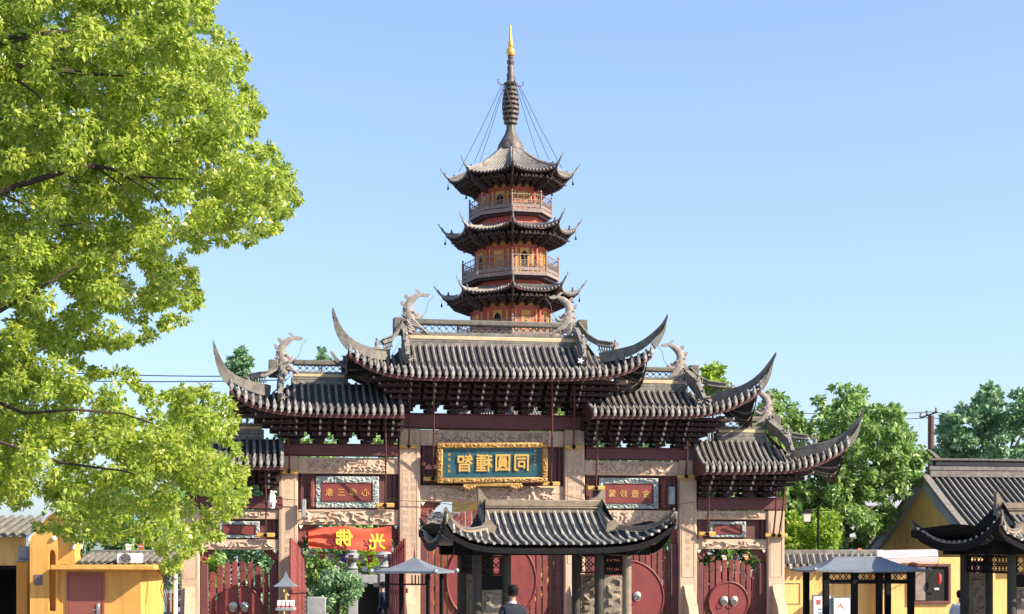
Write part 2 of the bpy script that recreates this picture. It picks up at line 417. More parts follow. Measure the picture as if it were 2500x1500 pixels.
        for sg in (1, -1):
            zb0 = fine[0].z       # the rear corners rise less
            pp = [Vector((p.x, y0 + (p.y - y0) * sg, p.z)) if sg > 0 else Vector((p.x, y0 - (p.y - y0), zb0 + (p.z - zb0) * (.3 if p.z > zb0 else 1))) for p in fine]
            if sg < 0:
                kc = max(3, int(kk * (smax_of(hp, x1 if side > 0 else x0) + .4) / (k - 1))); pp = pp[:kc]; ws_, hs_ = ws[:kc], hs[:kc]
            else: ws_, hs_ = ws, hs
            MB().sweep(pp, ws_, hs_).build('hip_ridge', ridm, rt)
            MB().sweep([p + Vector((0, 0, h * .92)) for p, h in zip(pp, hs_)], [w * 1.35 for w in ws_], [.035] * len(pp)).build('hip_cap', M['cap'], rt)
            # horn web: what fills the space between last eave tile and the horn
            xe = x1 if side > 0 else x0
            if sg > 0:
                out = [(p.x, p.z + .01) for p in fine if (p.x - xe) * side > -.12]; no = len(out); yy = y0 - sg * (D + .02)
                if no > 2:
                    und = [(q_[0] - side * .20 * (1 - i / (no - 1)) ** .8 * (.3 + i / (no - 1)) * 1.0, q_[1] - .16 * (1 - i / (no - 1)) ** .7) for i, q_ in enumerate(out)]
                    for i in range(no): und[i] = (out[i][0] + side * .10 * (1 - i / (no - 1)), und[i][1])
                    vs_ = [(x_, yy, z_) for x_, z_ in out + und] + [(x_, yy + .12, z_) for x_, z_ in out + und]; n2 = 2 * no; fs_ = []
                    for i in range(no - 1): fs_ += [(i, i + 1, no + i + 1, no + i), (n2 + i, n2 + no + i, n2 + no + i + 1, n2 + i + 1), (no + i, no + i + 1, n2 + no + i + 1, n2 + no + i)]
                    MB().add(vs_, fs_).build('horn_board', ridm, rt)
        # side slope, up to the corner of the eaves
        xe_ = (x1 if side > 0 else x0); smax = k - 1.0
        for i in range(k - 1):
            if (hp[i].x - xe_) * (hp[i + 1].x - xe_) <= 0: smax = i + abs(hp[i].x - xe_) / max(1e-6, abs(hp[i + 1].x - hp[i].x)); break
        def S(s_, w):
            f = s_ * smax; i = min(int(f), k - 2); p = hp[i].lerp(hp[i + 1], f - i)
            xx = p.x
            xe = x1 if side > 0 else x0
            if (xx - xe) * side > .1: xx = xe + side * .1
            zz = interp(tx, tz, xx)
            drop = (zz - ez(min(max(xx, x0), x1)))
            z = zz - (1 - abs(w) ** 2.5) * (max(0, ez(xe) - ez((x0 + x1) / 2)) * s_ + .10 * s_)
            z0_ = hp[0].z - hb[1]
            if w > 0 and z > z0_: z = z0_ + (z - z0_) * (1 - .7 * w)
            return Vector((xx, y0 + (p.y - y0) * -w if False else y0 - abs(p.y - y0) * (-w), z))
        sm = MB().grid([[S(i / 8, -1 + j / 4) for j in range(9)] for i in range(9)], side < 0)
        sm.build('side_tile_bed', panm, rt)
        tb = MB()
        for j in range(side_rows):
            w = -.86 + 1.72 * j / max(1, side_rows - 1)
            tb.tube([S(i / 6, w) + Vector((0, 0, .03)) for i in range(7)], rib_r, 5)
            e = S(1, w)
            if antefix: tb.box(e.x - .03, e.x + .03, e.y - .05, e.y + .05, e.z - .1, e.z + .1)
        tb.build('side_tile_rows', ribm, rt, kind='stuff')
        # side fascia
        MB().grid([[S(1, -1 + j / 4) + Vector((side * .02, 0, dz_)) for dz_ in (-.02, -.2)] for j in range(9)], side < 0).build('side_fascia', fasm, rt)
        # gable triangle
        g0 = a if side < 0 else b
        h0 = hp[0]
        MB().add([(g0.x, y0 - .1, g0.z + .3), (h0.x, h0.y, h0.z - hb[1]), (h0.x, 2 * y0 - h0.y, h0.z - hb[1]), (g0.x, y0 + .1, g0.z + .3)], [(0, 1, 2, 3)] if side < 0 else [(3, 2, 1, 0)]).build('gable_board', fasm, rt)
    for side, E in ((-1, L), (1, Rr)):
        if 'cut' in E:     # closed end where the roof butts against its neighbour: a curved end board
            xx = x0 if side < 0 else x1
            pts = [P(xx, v / 5) for v in range(6)]
            lo = [(p.y, p.z + .05) for p in pts] + [(y0 - D, ez(xx) - .2), (y0 + D, ez(xx) - .2)] + [(2 * y0 - p.y, p.z + .05) for p in pts[::-1]]
            vs = [(xx + side * .0, y, z) for y, z in lo] + [(xx + side * .05, y, z) for y, z in lo]; nn = len(lo)
            MB().add(vs, [tuple(range(nn)), tuple(range(2 * nn - 1, nn - 1, -1))] + [(i, i + nn, (i + 1) % nn + nn, (i + 1) % nn) for i in range(nn)]).build('end_board', fasm, rt)
            MB().sweep([p + Vector((0, 0, .04)) for p in pts], .1, .07, side=(1, 0, 0)).build('verge_ridge', ridm, rt)
    return dict(a=a, b=b, x0=x0, x1=x1, ez=ez, P=P)

def main_ridge(F, rt, pl, pr, ys, y0=0.0, lattice=True, slant=True, m=None):
    """ys = photograph heights at left and right ends: (top, cap bottom, lattice bottom, moulding top, moulding bottom, base)"""
    def zz(i): return (F.z(pl, ys[0][i], y0) + F.z(pr, ys[1][i], y0)) / 2
    xl = F.x(pl, y0); xr = F.x(pr, y0)
    z = [zz(i) for i in range(6)]
    MB().bbox(xl - .0, xr + .0, y0 - .13, y0 + .13, z[1], z[0], .03).build('ridge_cap', M['cap'], rt)
    b = MB(); nseg = max(2, int((xr - xl) / .21)); h = z[1] - z[2]
    for i in range(nseg):
        xa = xl + .1 + (xr - xl - .2) * i / nseg; xb = xl + .1 + (xr - xl - .2) * (i + 1) / nseg
        for p, q in (((xa, z[2]), (xb, z[1])), ((xa, z[1]), (xb, z[2]))):
            b.tube([(p[0], y0 - .02, p[1]), ((p[0] + q[0]) / 2 + .02, y0 - .02, (p[1] + q[1]) / 2 + .015), (q[0], y0 - .02, q[1])], .012, 4, sy=1.6)
        b.lathe([(.001, -.02), (.022, -.02), (.022, .02), (.001, .02)], 6, ((xa + xb) / 2, y0, (z[1] + z[2]) / 2))
    b.build('ridge_lattice', M['cap'], rt)
    MB().bbox(xl, xr, y0 - .11, y0 + .11, z[3], z[2], .012).build('ridge_sill', M['ridge'], rt)
    MB().bbox(xl, xr, y0 - .15, y0 + .15, z[4], z[3] - .004, .015).build('ridge_moulding', M['mould'], rt)
    b = MB(); zm = (z[4] + z[5]) / 2
    b.bbox(xl - .05, xr + .05, y0 - .14, y0 + .14, zm, z[4] - .004, .012); b.bbox(xl - .05, xr + .05, y0 - .18, y0 + .18, z[5] - .12, zm - .004, .02)
    b.build('ridge_base', M['ridge'], rt)
    return z

def dragon(rt, x, z, y, d, s=1.0):     # d=+1: the tail curls towards +x
    o = thing('ridge_dragon', None, None); del_props(o); o.parent = rt; o.location = (x, y, z); o.scale = (d * s, s, s)
    return o
def del_props(o):
    for k in ('label', 'category', 'group'):
        if k in o: del o[k]
DRG = {}
def dragon_mesh():
    b = MB()
    b.tube([(.0, 0, -.1), (.02, 0, .1), (.0, 0, .3), (-.06, 0, .5), (-.06, 0, .68), (.02, 0, .84), (.16, 0, .95), (.30, 0, 1.01), (.40, 0, 1.02)], [.20, .19, .18, .15, .135, .125, .10, .06, .04], 10, sy=.6)
    b.prism([(.36, .98), (.40, 1.08), (.62, 1.03), (.56, .96), (.44, .95)], -.03, .03)      # tail fin
    b.prism([(.30, 1.0), (.36, 1.06), (.24, 1.18), (.14, 1.18), (.24, 1.08)], -.03, .03)
    for x, z, a in ((-.12, .93, 20), (-.24, .72, 50)):
        b.prism([(x - .02, z - .06), (x + .09, z - .02), (x + .06, z + .04), (x - .01, z + .1), (x - .07, z + .06)], -.04, .04)
    b.tube([(.0, 0, .36), (.14, 0, .28), (.27, 0, .27), (.40, 0, .36)], [.13, .10, .07, .05], 8, sy=.7)     # lower jaw
    b.tube([(.0, 0, .46), (.12, 0, .42), (.22, 0, .37), (.28, 0, .44)], [.12, .09, .06, .03], 8, sy=.8)      # upper jaw
    for k in range(5):                                                             # mane
        t = k / 4; b.tube([(-.02, 0, .12 + .09 * k), (-.18, (.05 if k % 2 else -.05), .2 + .1 * k), (-.32 + .03 * k, 0, .32 + .09 * k)], [.06, .045, .008], 5)
    for k in range(7): b.prism([(-.02, 0), (.03, .0), (-.03, .09)], -.03, .03, Matrix.Translation((-.20 + .03 * k * (k > 3), 0, .42 + .075 * k)) @ Matrix.Rotation(R(-20 + 16 * k), 4, 'Y'))
    for k in range(4):                                                             # scrolls at the foot
        b.tube([(.05, -.08, .25 - .06 * k), (.22 + .05 * k, -.09, .1 - .05 * k), (.34 + .07 * k, -.06, -.08 - .04 * k)], [.05, .045, .03], 6)
        b.tube([(-.12, -.1, .2 - .1 * k), (-.05, -.13, .08 - .08 * k), (.05, -.1, .0 - .06 * k)], [.05, .05, .03], 6)
    b.ball((.10, -.09, .47), .035, 6)
    return b.mesh('ridge_dragon', M['dragon'])
def add_dragon(rt, x, z, y, d, s=1.0):
    if 'm' not in DRG: DRG['m'] = dragon_mesh()
    o = link('ridge_dragon', DRG['m'], rt, (x, y, z)); o.scale = (d * s, s, s)
    w = MB().tube([(.36, 0, .34), (.50, 0, .5), (.53, .0, .68), (.56, 0, .8), (.66, 0, .9), (.70, 0, 1.0)], .011, 4).mesh('whisker', M['cap'])
    link('whisker', w, o)
    return o
def figure(rt, p, s=1.0, kind='statuette', m='dragon'):
    b = MB()
    b.bbox(-.09, .09, -.08, .08, -.04, .05, .015); b.lathe([(.07, .05), (.085, .12), (.06, .2), (.045, .27)], 8)
    b.ball((0, 0, .33), .055, 8); b.tube([(-.1, -.03, .2), (-.04, -.06, .16), (.05, -.06, .22)], .025, 5); b.tube([(.1, 0, .1), (.12, -.02, .24), (.06, -.04, .26)], .022, 5)
    o = b.build(kind, M[m], rt, p); o.scale = (s, s, s); o.rotation_euler.z = R(random.uniform(-20, 20)); return o
def vase(rt, p, s=1.0):
    o = MB().lathe([(.05, 0), (.07, .03), (.04, .07), (.1, .14), (.1, .2), (.035, .27), (.03, .42), (.05, .45), (.001, .47)], 10).build('vase_ornament', M['dragon'], rt, p); o.scale = (s,) * 3; return o
# ---------------------------------------------------------------- ground
g = MB(); g.add([(-900, -60, 0), (900, -60, 0), (900, 1500, 0), (-900, 1500, 0)], [(0, 1, 2, 3)])
g.build('ground', M['paving'], kind='structure')
# ================================================================ memorial gateway
GF = Frame(-.594, 45.0, 10.0)
gate = thing('memorial_gateway', 'wide five bay stone and maroon timber temple gateway with stacked upswept tiled roofs', 'gateway', (GF.ox, GF.oy, 0), GF.t)
G = GF
def zc(py, px=1200, yl=0.): return G.z(px, py, yl)
PX = [465, 703, 998, 1398, 1674, 1888]; PW = [.52, .54, .60, .60, .54, .52]
PL = [G.x(p) for p in PX]
ptop = [1240, 1114, 1048, 1051, 1124, 1246]
for i, (x, w) in enumerate(zip(PL, PW)):
    zt = G.z(PX[i], ptop[i]) - .004
    MB().bbox(x - w / 2, x + w / 2, -w / 2, w / 2, 0, zt, .03).build('pillar', M['stone'], gate)
    zb = 2.4 if i in (2, 3) else 2.0                     # framed couplet strip on the shaft
    if zt - zb > .9:
        s = MB(); y = -w / 2 - .012
        for xa, xb, za, zb_ in ((x - w * .36, x - w * .33, zb, zt - .35), (x + w * .33, x + w * .36, zb, zt - .35), (x - w * .33, x + w * .33, zb, zb + .02)):
            s.box(xa, xb, y, y + .014, za, zb_)
        s.build('couplet_border', M['relief'], gate)
        if i in (1, 2, 3, 4):
            words = '龍華古寺千年勝地塔影鐘聲'
            nn = int((zt - .5 - zb) / .23)
            for c in range(2 if i in (2, 3) else 1):
                for k in range(nn):
                    lettering(words[(k + c * 5 + i) % len(words)], .17, (x + (c - .5) * .22 * (1 if i in (2, 3) else 0), -w / 2 - .003, zt - .55 - k * .23), gate, M['relief'], 'engraved_character', .003)
    for sg in (-1, 1):                                      # drum stones bracing the foot
        q = [(-.30, 0), (-1.15, 0), (-1.18, .35), (-1.05, .75), (-.85, .95), (-.78, 1.15), (-.62, 1.32), (-.5, 1.45), (-.30, 1.78)]
        mt = Matrix.Translation((x, 0, 0)) @ Matrix.Rotation(R(90 * sg), 4, 'Z')
        MB().prism([(a, b) for a, b in q], -.14, .14, mt).build('bracing_stone', M['stone'], gate)
    MB().bbox(x - .42, x + .42, -.42, .42, 0, .35, .04).build('plinth', M['stone'], gate)

def beam(xa, xb, ya, yb, pxm, name, m, dy=.2, b=.015):
    za, zb = G.z(pxm, yb), G.z(pxm, ya)
    MB().bbox(xa, xb, -dy, dy, za, zb, b).build(name, m, gate); return za, zb
def bay(i, pxm, redy, rx, st1, st2, panel, frame=None, inner=None, chars=None, seed=1):
    """a bay between pillars i and i+1"""
    xa = PL[i] + PW[i] / 2; xb = PL[i + 1] - PW[i + 1] / 2
    za, zb = G.z(pxm, redy[1]), G.z(pxm, redy[0])
    MB().bbox(G.x(rx[0]), G.x(rx[1]), -.30, .30, za, zb, .02).build('red_lintel', M['wood'], gate)
    MB().bbox(G.x(rx[0]) + .02, G.x(rx[1]) - .02, -.325, .325, zb, zb + .03, .008).build('lintel_cap', M['wood'], gate)
    z1a, z1b = beam(xa, xb, st1[0], st1[1], pxm, 'stone_beam', M['stone'], .2)
    w = xb - xa
    relief(xa + w * .1, xb - w * .1, z1a + .07, z1b - .06, -.203, gate, seed, .055)
    z2a, z2b = beam(xa, xb, st2[0], st2[1], pxm, 'stone_beam', M['stone'], .2)
    relief(xa + w * .06, xb - w * .06, z2a + .06, z2b - .05, -.203, gate, seed + 5, .065, cell=.13)
    zp0, zp1 = G.z(pxm, panel[1]) + .003, G.z(pxm, panel[0]) - .003
    MB().box(xa + .002, xb - .002, -.04, .04, zp0, zp1).build('recessed_board', M['board'], gate)
    for xx in (xa + .12, xb - .12):
        MB().bbox(xx - .045, xx + .045, -.12, -.042, zp0, zp1, .01).build('stile', M['wood'], gate)
    if frame:
        fx0, fx1 = G.x(frame[0], -.1), G.x(frame[1], -.1); fz0, fz1 = G.z(pxm, frame[3], -.1), G.z(pxm, frame[2], -.1)
        ix0, ix1 = G.x(inner[0], -.1), G.x(inner[1], -.1); iz0, iz1 = G.z(pxm, inner[3], -.1), G.z(pxm, inner[2], -.1)
        sf = MB()
        for q in ((fx0, fx1, iz1, fz1), (fx0, fx1, fz0, iz0), (fx0, ix0, iz0, iz1), (ix1, fx1, iz0, iz1)):
            relief(q[0], q[1], q[2], q[3], -.145, gate, seed + q[0], .03, M['inlay'], 'inlaid_frame', .07)
        MB().box(fx0, fx1, -.144, -.043, fz0, fz1).build('frame_backing', M['board'], gate)
        MB().bbox(ix0 + .02, ix1 - .02, -.158, -.146, iz0 + .02, iz1 - .02, .004).build('inscribed_board', M['redlac'], gate)
        bm = MB(); t = .02
        for q in ((ix0, ix1, iz1 - t, iz1), (ix0, ix1, iz0, iz0 + t), (ix0, ix0 + t, iz0 + t, iz1 - t), (ix1 - t, ix1, iz0 + t, iz1 - t)): bm.box(q[0], q[1], -.178, -.146, q[2], q[3])
        bm.build('board_rim', M['wood'], gate)
        if chars:
            n = len(chars); ww = (ix1 - ix0 - .1)
            for k, ch in enumerate(chars):
                lettering(ch, min((iz1 - iz0) * .46, .24), (ix0 + .05 + ww * (k + .5) / n, -.163, (iz0 + iz1) / 2), gate, M['oldgold'], 'gilt_character', .006, thick=.005)
    # carved corner brackets under the lower beam
    for sx, xx in ((1, xa), (-1, xb)):
        zt = z2a - .01; sc_ = min(1, w / 3.2)
        poly = [(0, 0), (.62, 0), (.6, -.09), (.48, -.12), (.46, -.22), (.33, -.26), (.3, -.4), (.18, -.44), (.16, -.6), (.06, -.66), (0, -.82)]
        poly = [(xx + sx * a * sc_, zt + b * sc_) for a, b in poly]
        MB().prism(poly if sx < 0 else poly[::-1], -.05, .05).build('corner_spandrel', M['spandrel'], gate)
        for k in range(4):
            MB().ball((0, 0, 0), .05, 6).build('carved_boss', M['spandrel'], gate, (xx + sx * sc_ * (.1 + .13 * k), -.055, zt - sc_ * (.5 - .13 * k)))
        q = MB().prism([(0, 0), (.12 * sx, 0), (.05 * sx, -.1)], -.09, .0); q.build('white_bracket_tip', M['white'], gate, (xx + sx * .03, -.1, zt - .01))
    return xa, xb
bay(2, 1200, (1016, 1049), (978, 1424), (1053, 1091), (1187, 1226), (1091, 1187), seed=1)
bay(1, 850, (1088, 1114), (686, 972), (1119, 1158), (1245, 1282), (1158, 1245), (771, 925, 1164, 1240), (784, 910, 1179, 1226), '象三命心', 2)
bay(3, 1540, (1097, 1123), (1425, 1672), (1127, 1162), (1247, 1283), (1162, 1247), (1462, 1606, 1168, 1242), (1475, 1594, 1181, 1230), '鷲妙壺金', 3)
bay(0, 580, (1215, 1243), (450, 690), (1246, 1268), (1318, 1342), (1268, 1318), (535, 634, 1273, 1314), (543, 625, 1281, 1306), None, 4)
bay(4, 1780, (1218, 1245), (1696, 1912), (1248, 1269), (1317, 1341), (1269, 1317), (1731, 1820, 1274, 1312), (1741, 1810, 1281, 1305), None, 6)
# carved roof-shaped post ornaments beside the plaques
for px in (762, 1625 - 6):
    x = G.x(px, -.12); MB().lathe([(.04, 0), (.08, .05), (.06, .2), (.09, .4), (.07, .62), (.09, .78), (.04, .84)], 8).build('carved_post', M['spandrel'], gate, (x, -.14, G.z(px, 1240, -.14)))

# brackets: one set = stacked crossing arms growing outwards
def bracket_mesh(h, ext, w0, w1):
    b = MB(); n = MB(); K = max(5, int(h / .14)); st = h / K
    for k in range(K):
        z = k * st; e = .22 + (ext - .22) * ((k + 1) / K) ** .9; w = min(w1, w0 + (w1 - w0) * k / 2.0)
        b.box(-.05, .05, -e, e, z + .01, z + st * .8)
        rows = max(1, int(e / .28))
        for j in range(rows + 1):
            y = -e + .06 + (2 * e - .12) * j / max(1, rows)
            ww = w * (1 if j not in (0, rows) else .86)
            b.box(-ww / 2, ww / 2, y - .045, y + .045, z + .03, z + st * .72)
            b.box(-ww / 2 - .002, -ww / 2 + .09, y - .06, y + .06, z + st * .6, z + st * .98)
            b.box(ww / 2 - .09, ww / 2 + .002, y - .06, y + .06, z + st * .6, z + st * .98)
        if k >= 1: n.prism([(-.026, 0), (.026, 0), (.036, -.055), (0, -.10), (-.036, -.055)], -e - .03, -e - .002, Matrix.Translation((0, 0, z + st * .9)))
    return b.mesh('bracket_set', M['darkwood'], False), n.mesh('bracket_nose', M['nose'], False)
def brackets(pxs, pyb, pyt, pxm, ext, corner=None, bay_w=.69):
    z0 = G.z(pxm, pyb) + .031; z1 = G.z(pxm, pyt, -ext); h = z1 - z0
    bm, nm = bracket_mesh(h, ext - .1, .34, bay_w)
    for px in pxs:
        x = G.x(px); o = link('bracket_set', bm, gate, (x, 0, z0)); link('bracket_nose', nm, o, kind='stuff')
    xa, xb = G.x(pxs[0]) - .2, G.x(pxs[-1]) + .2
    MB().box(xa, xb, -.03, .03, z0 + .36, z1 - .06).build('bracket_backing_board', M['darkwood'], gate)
    K = max(5, int(h / .14)); st = h / K
    if corner:
        for sx, xp, ex in corner:
            b = MB(); n = MB()
            for k in range(K):
                t = (k + 1) / K; z = z0 + k * st; e = .22 + (ext - .32) * t ** .9; ex_ = ex * t
                for j in range(1 + int(e * 2 / .26)):
                    y = -e + .26 * j
                    b.box(min(xp, xp + sx * ex_), max(xp, xp + sx * ex_), y - .04, y + .04, z + .02, z + st * .75)
                for i in range(1 + int(ex_ / .24)):
                    xx = xp + sx * (ex_ - .24 * i)
                    b.box(xx - .04, xx + .04, -e, e, z + .04, z + st * .85)
                    n.prism([(-.02, 0), (.02, 0), (.026, -.045), (0, -.075), (-.026, -.045)], -e - .03, -e - .002, Matrix.Translation((xx, 0, z + st * .85)))
            o = b.build('corner_bracket_set', M['darkwood'], gate, smooth=False); n.build('bracket_nose', M['nose'], o, smooth=False, kind='stuff')
    return z0, z1
# central bay
brackets([992 + 58 * k for k in range(8)], 1016, 921, 1200, 1.55, [(-1, G.x(992), 1.05), (1, G.x(1398), 1.25)])
brackets([720, 778, 837, 895, 952], 1088, 1010, 850, 1.3, [(-1, G.x(720), 1.1)])
brackets([1440, 1495, 1549, 1603, 1656], 1097, 1014, 1540, 1.3, [(1, G.x(1656), 1.3)])
brackets([478, 535, 595, 655], 1215, 1140, 580, 1.2, [(-1, G.x(478), 1.0)])
brackets([1718, 1768, 1817, 1866], 1218, 1146, 1780, 1.2, [(1, G.x(1866), 1.1)])

RM = (M['rib'], M['pan'], M['drip'], M['wood'], M['darkwood'], M['ridge'])
def roof_part(): 
    o = bpy.data.objects.new('roof', None); col.objects.link(o); o.parent = gate; o.empty_display_size = .3; return o
# --- central roof
rt = roof_part(); D = 1.75
c = tiled_roof(G, gate, rt, (985, 845, 1424, 850), D,
    dict(hip=[(950, 853), (915, 853), (888, 846), (861, 833), (842, 819), (826, 799), (816, 776), (811, 752)], drip=[(1030, 913), (982, 909), (952, 905), (920, 896), (888, 882), (868, 869), (852, 852)]),
    dict(hip=[(1468, 861), (1516, 852), (1543, 846), (1570, 834), (1592, 819), (1611, 801), (1623, 788), (1631, 769)], drip=[(1250, 915), (1400, 915), (1490, 909), (1516, 904), (1549, 890), (1572, 876), (1592, 858)]), RM)
main_ridge(G, rt, 985, 1412, ((782, 796, 814, 822, 832, 845), (787, 800, 817, 826, 836, 850)))
def horn_and_ornaments(rt, side, rend, ridge_top, band, fig, vert, drg, endblock=True, s=1.0, vstat=True):
    """pieces at one end of a ridge; everything measured in photograph pixels"""
    yb = -.12
    bp = [G.p(px, py, -.15 - .35 * i / max(1, len(band) - 1)) for i, (px, py) in enumerate(band)]
    MB().sweep([p - Vector((0, 0, .13)) for p in bp], .16, .13).build('gable_ridge', M['ridge'], rt)
    MB().sweep([p - Vector((0, 0, .01)) for p in bp], .21, .035).build('gable_ridge_cap', M['cap'], rt)
    if len(bp) >= 2:          # openwork under the outer half of the gable ridge
        b = MB(); p0 = bp[-2]; p1 = bp[-1]
        for k in range(6):
            q = p0.lerp(p1, k / 6); r = p0.lerp(p1, (k + 1) / 6)
            b.tube([q - Vector((0, 0, .3)), r - Vector((0, 0, .1))], .016, 4); b.tube([q - Vector((0, 0, .1)), r - Vector((0, 0, .3))], .016, 4)
        b.build('ridge_lattice', M['cap'], rt)
    p = G.p(fig[0], fig[1], -.5); figure(rt, p + Vector((0, 0, -.16)), .75 * s)
    vp = [G.p(px, py, y) for px, py, y in vert]
    MB().sweep([q - Vector((0, 0, .22)) for q in vp], .14, .30, side=(1, 0, 0)).build('vertical_ridge', M['ridge'], rt)
    MB().sweep([q + Vector((0, 0, .075)) for q in vp], .19, .035, side=(1, 0, 0)).build('vertical_ridge_cap', M['cap'], rt)
    if vstat:
        figure(rt, vp[-2] + Vector((0, -.03, .0)), 1.0 * s); vase(rt, vp[-1] + Vector((0, -.05, -.12)), .8 * s)
        b = MB()
        for k in range(5): b.tube([(0, 0, 0), (math.cos(k * 1.26) * .09, -.03, math.sin(k * 1.26) * .09)], [.03, .018], 5)
        b.build('flower_ornament', M['white'] if rend == 1420 else M['dragon'], rt, vp[-1] + Vector((-.12 if side > 0 else .1, -.12, -.1)))
    q = G.p(rend, ridge_top, 0)
    if endblock:
        MB().bbox(q.x - (.12 if side > 0 else .14), q.x + (.14 if side > 0 else .12), -.2, .2, q.z - .42, q.z + .06, .02).build('ridge_end_block', M['cap'], rt)
    dq = G.p(drg[0], drg[1], 0)
    add_dragon(rt, dq.x, dq.z, -.05, -side, drg[2])
horn_and_ornaments(rt, -1, 972, 782, [(985, 782), (974, 805), (958, 822), (935, 830)], (920, 835), [(985, 800, -.1), (988, 822, -.35), (991, 845, -.75), (994, 868, -1.15)], (1001, 800, .92))
horn_and_ornaments(rt, 1, 1420, 788, [(1412, 790), (1434, 818), (1460, 833), (1497, 838)], (1502, 840), [(1404, 800, -.1), (1414, 826, -.35), (1422, 850, -.75), (1425, 874, -1.15)], (1385, 806, .92))
# --- inner side roofs
rt = roof_part()
tiled_roof(G, gate, rt, (716, 936, 840, 938), 1.5,
    dict(hip=[(655, 941), (624, 935), (608, 932), (581, 922), (554, 907), (537, 886), (526, 860), (519, 833)], drip=[(760, 1002), (689, 997), (651, 990), (616, 981), (592, 968), (576, 955), (562, 940)]),
    dict(cut=1, drip=[(860, 1004), (983, 1005)]), RM)
main_ridge(G, rt, 715, 845, ((880, 893, 908, 914, 922, 936), (881, 894, 909, 915, 923, 937)))
horn_and_ornaments(rt, -1, 668, 885, [(705, 884), (672, 896), (650, 909), (612, 914)], (607, 921), [(690, 890, -.1), (688, 912, -.3), (685, 935, -.6), (683, 962, -.95)], (692, 905, .9))
hp = [G.p(px, py, -.1) for px, py in ((845, 893), (828, 885), (816, 870), (808, 855), (805, 851))]
MB().sweep([p - Vector((0, 0, .1)) for p in hp], [.14, .12, .1, .07, .04], [.16, .13, .1, .07, .04]).build('ridge_horn', M['ridge'], rt)
rt = roof_part()
tiled_roof(G, gate, rt, (1500, 955, 1680, 957), 1.5,
    dict(cut=1, drip=[(1540, 1007), (1449, 1006)]),
    dict(hip=[(1742, 962), (1788, 949), (1804, 945), (1831, 935), (1858, 915), (1872, 899), (1884, 880), (1896, 862)], drip=[(1690, 1007), (1718, 1004), (1750, 998), (1783, 988), (1820, 970), (1840, 958), (1858, 943)]), RM)
main_ridge(G, rt, 1500, 1672, ((896, 907, 921, 928, 937, 955), (898, 909, 923, 930, 939, 957)))
horn_and_ornaments(rt, 1, 1692, 898, [(1684, 899), (1704, 920), (1730, 932), (1774, 938)], (1786, 944), [(1672, 905, -.1), (1692, 924, -.35), (1704, 944, -.65), (1716, 972, -1.0)], (1656, 920, .9))
# --- outer side roofs
ohip = [(1935, 1095), (1977, 1086), (2004, 1083), (2042, 1071), (2073, 1052), (2090, 1034), (2101, 1018), (2110, 1000)]
odrip = [(1910, 1142), (1935, 1139), (1954, 1135), (1985, 1127), (2015, 1115), (2046, 1099), (2070, 1080)]
rt = roof_part()
tiled_roof(G, gate, rt, (1745, 1078, 1872, 1080), 1.35,
    dict(cut=1, drip=[(1780, 1144), (1722, 1143)]), dict(hip=ohip, drip=odrip), RM)
main_ridge(G, rt, 1750, 1864, ((1017, 1029, 1042, 1049, 1057, 1077), (1018, 1030, 1043, 1050, 1058, 1079)))
horn_and_ornaments(rt, 1, 1890, 1020, [(1878, 1022), (1905, 1048), (1930, 1058), (1972, 1064)], (1990, 1070), [(1872, 1026, -.1), (1900, 1048, -.35), (1922, 1072, -.65), (1930, 1100, -1.0)], (1870, 1030, .85))
mir = lambda pts, k=0: [(2 * 1172 + k - a, b - 8) for a, b in pts]
rt = roof_part()
tiled_roof(G, gate, rt, (470, 1070, 600, 1072), 1.35,
    dict(hip=[(a + 20, b - 4) for a, b in mir(ohip)], drip=[(a + 16, b - 6) for a, b in mir(odrip)]),
    dict(cut=1, drip=[(600, 1131), (690, 1131)]), RM)
main_ridge(G, rt, 478, 640, ((1008, 1020, 1033, 1040, 1048, 1070), (1009, 1021, 1034, 1041, 1049, 1071)))
horn_and_ornaments(rt, -1, 455, 1012, [(465, 1012), (445, 1035), (420, 1048), (380, 1054)], (372, 1060), [(472, 1018, -.1), (452, 1038, -.35), (440, 1062, -.65), (436, 1090, -1.0)], (470, 1022, .85))

# tie rods and their yellow clamps
for (xa, ya, xb, yb, ea) in ((1059, 928, 1056, 1168, -1.45), (1348, 930, 1345, 1180, -1.45), (999, 928, 998, 1088, -1.2), (1402, 928, 1400, 1090, -1.2), (941, 1010, 940, 1232, -1.2), (702, 1068, 706, 1150, -.8),
                         (1457, 1018, 1455, 1190, -1.2), (1678, 1078, 1674, 1162, -1.0), (1731, 1178, 1726, 1302, -1.05), (1896, 1200, 1888, 1305, -1.0), (1916, 1190, 1902, 1306, -1.0), (648, 1150, 648, 1305, -1.05)):
    a_ = G.p(xa, ya, ea); b_ = G.p(xb, yb, -.36)
    MB().tube([a_, a_.lerp(b_, .5) + Vector((.02, 0, 0)), b_], .026, 6).build('tie_rod', M['rod'], gate)
    MB().bbox(b_.x - .26, b_.x + .26, -.40, -.32, b_.z - .08, b_.z + .04, .02).build('yellow_clamp', M['clamp'], gate)
    MB().ball((b_.x, -.42, b_.z - .02), .06, 6).build('rod_hook', M['iron'], gate)

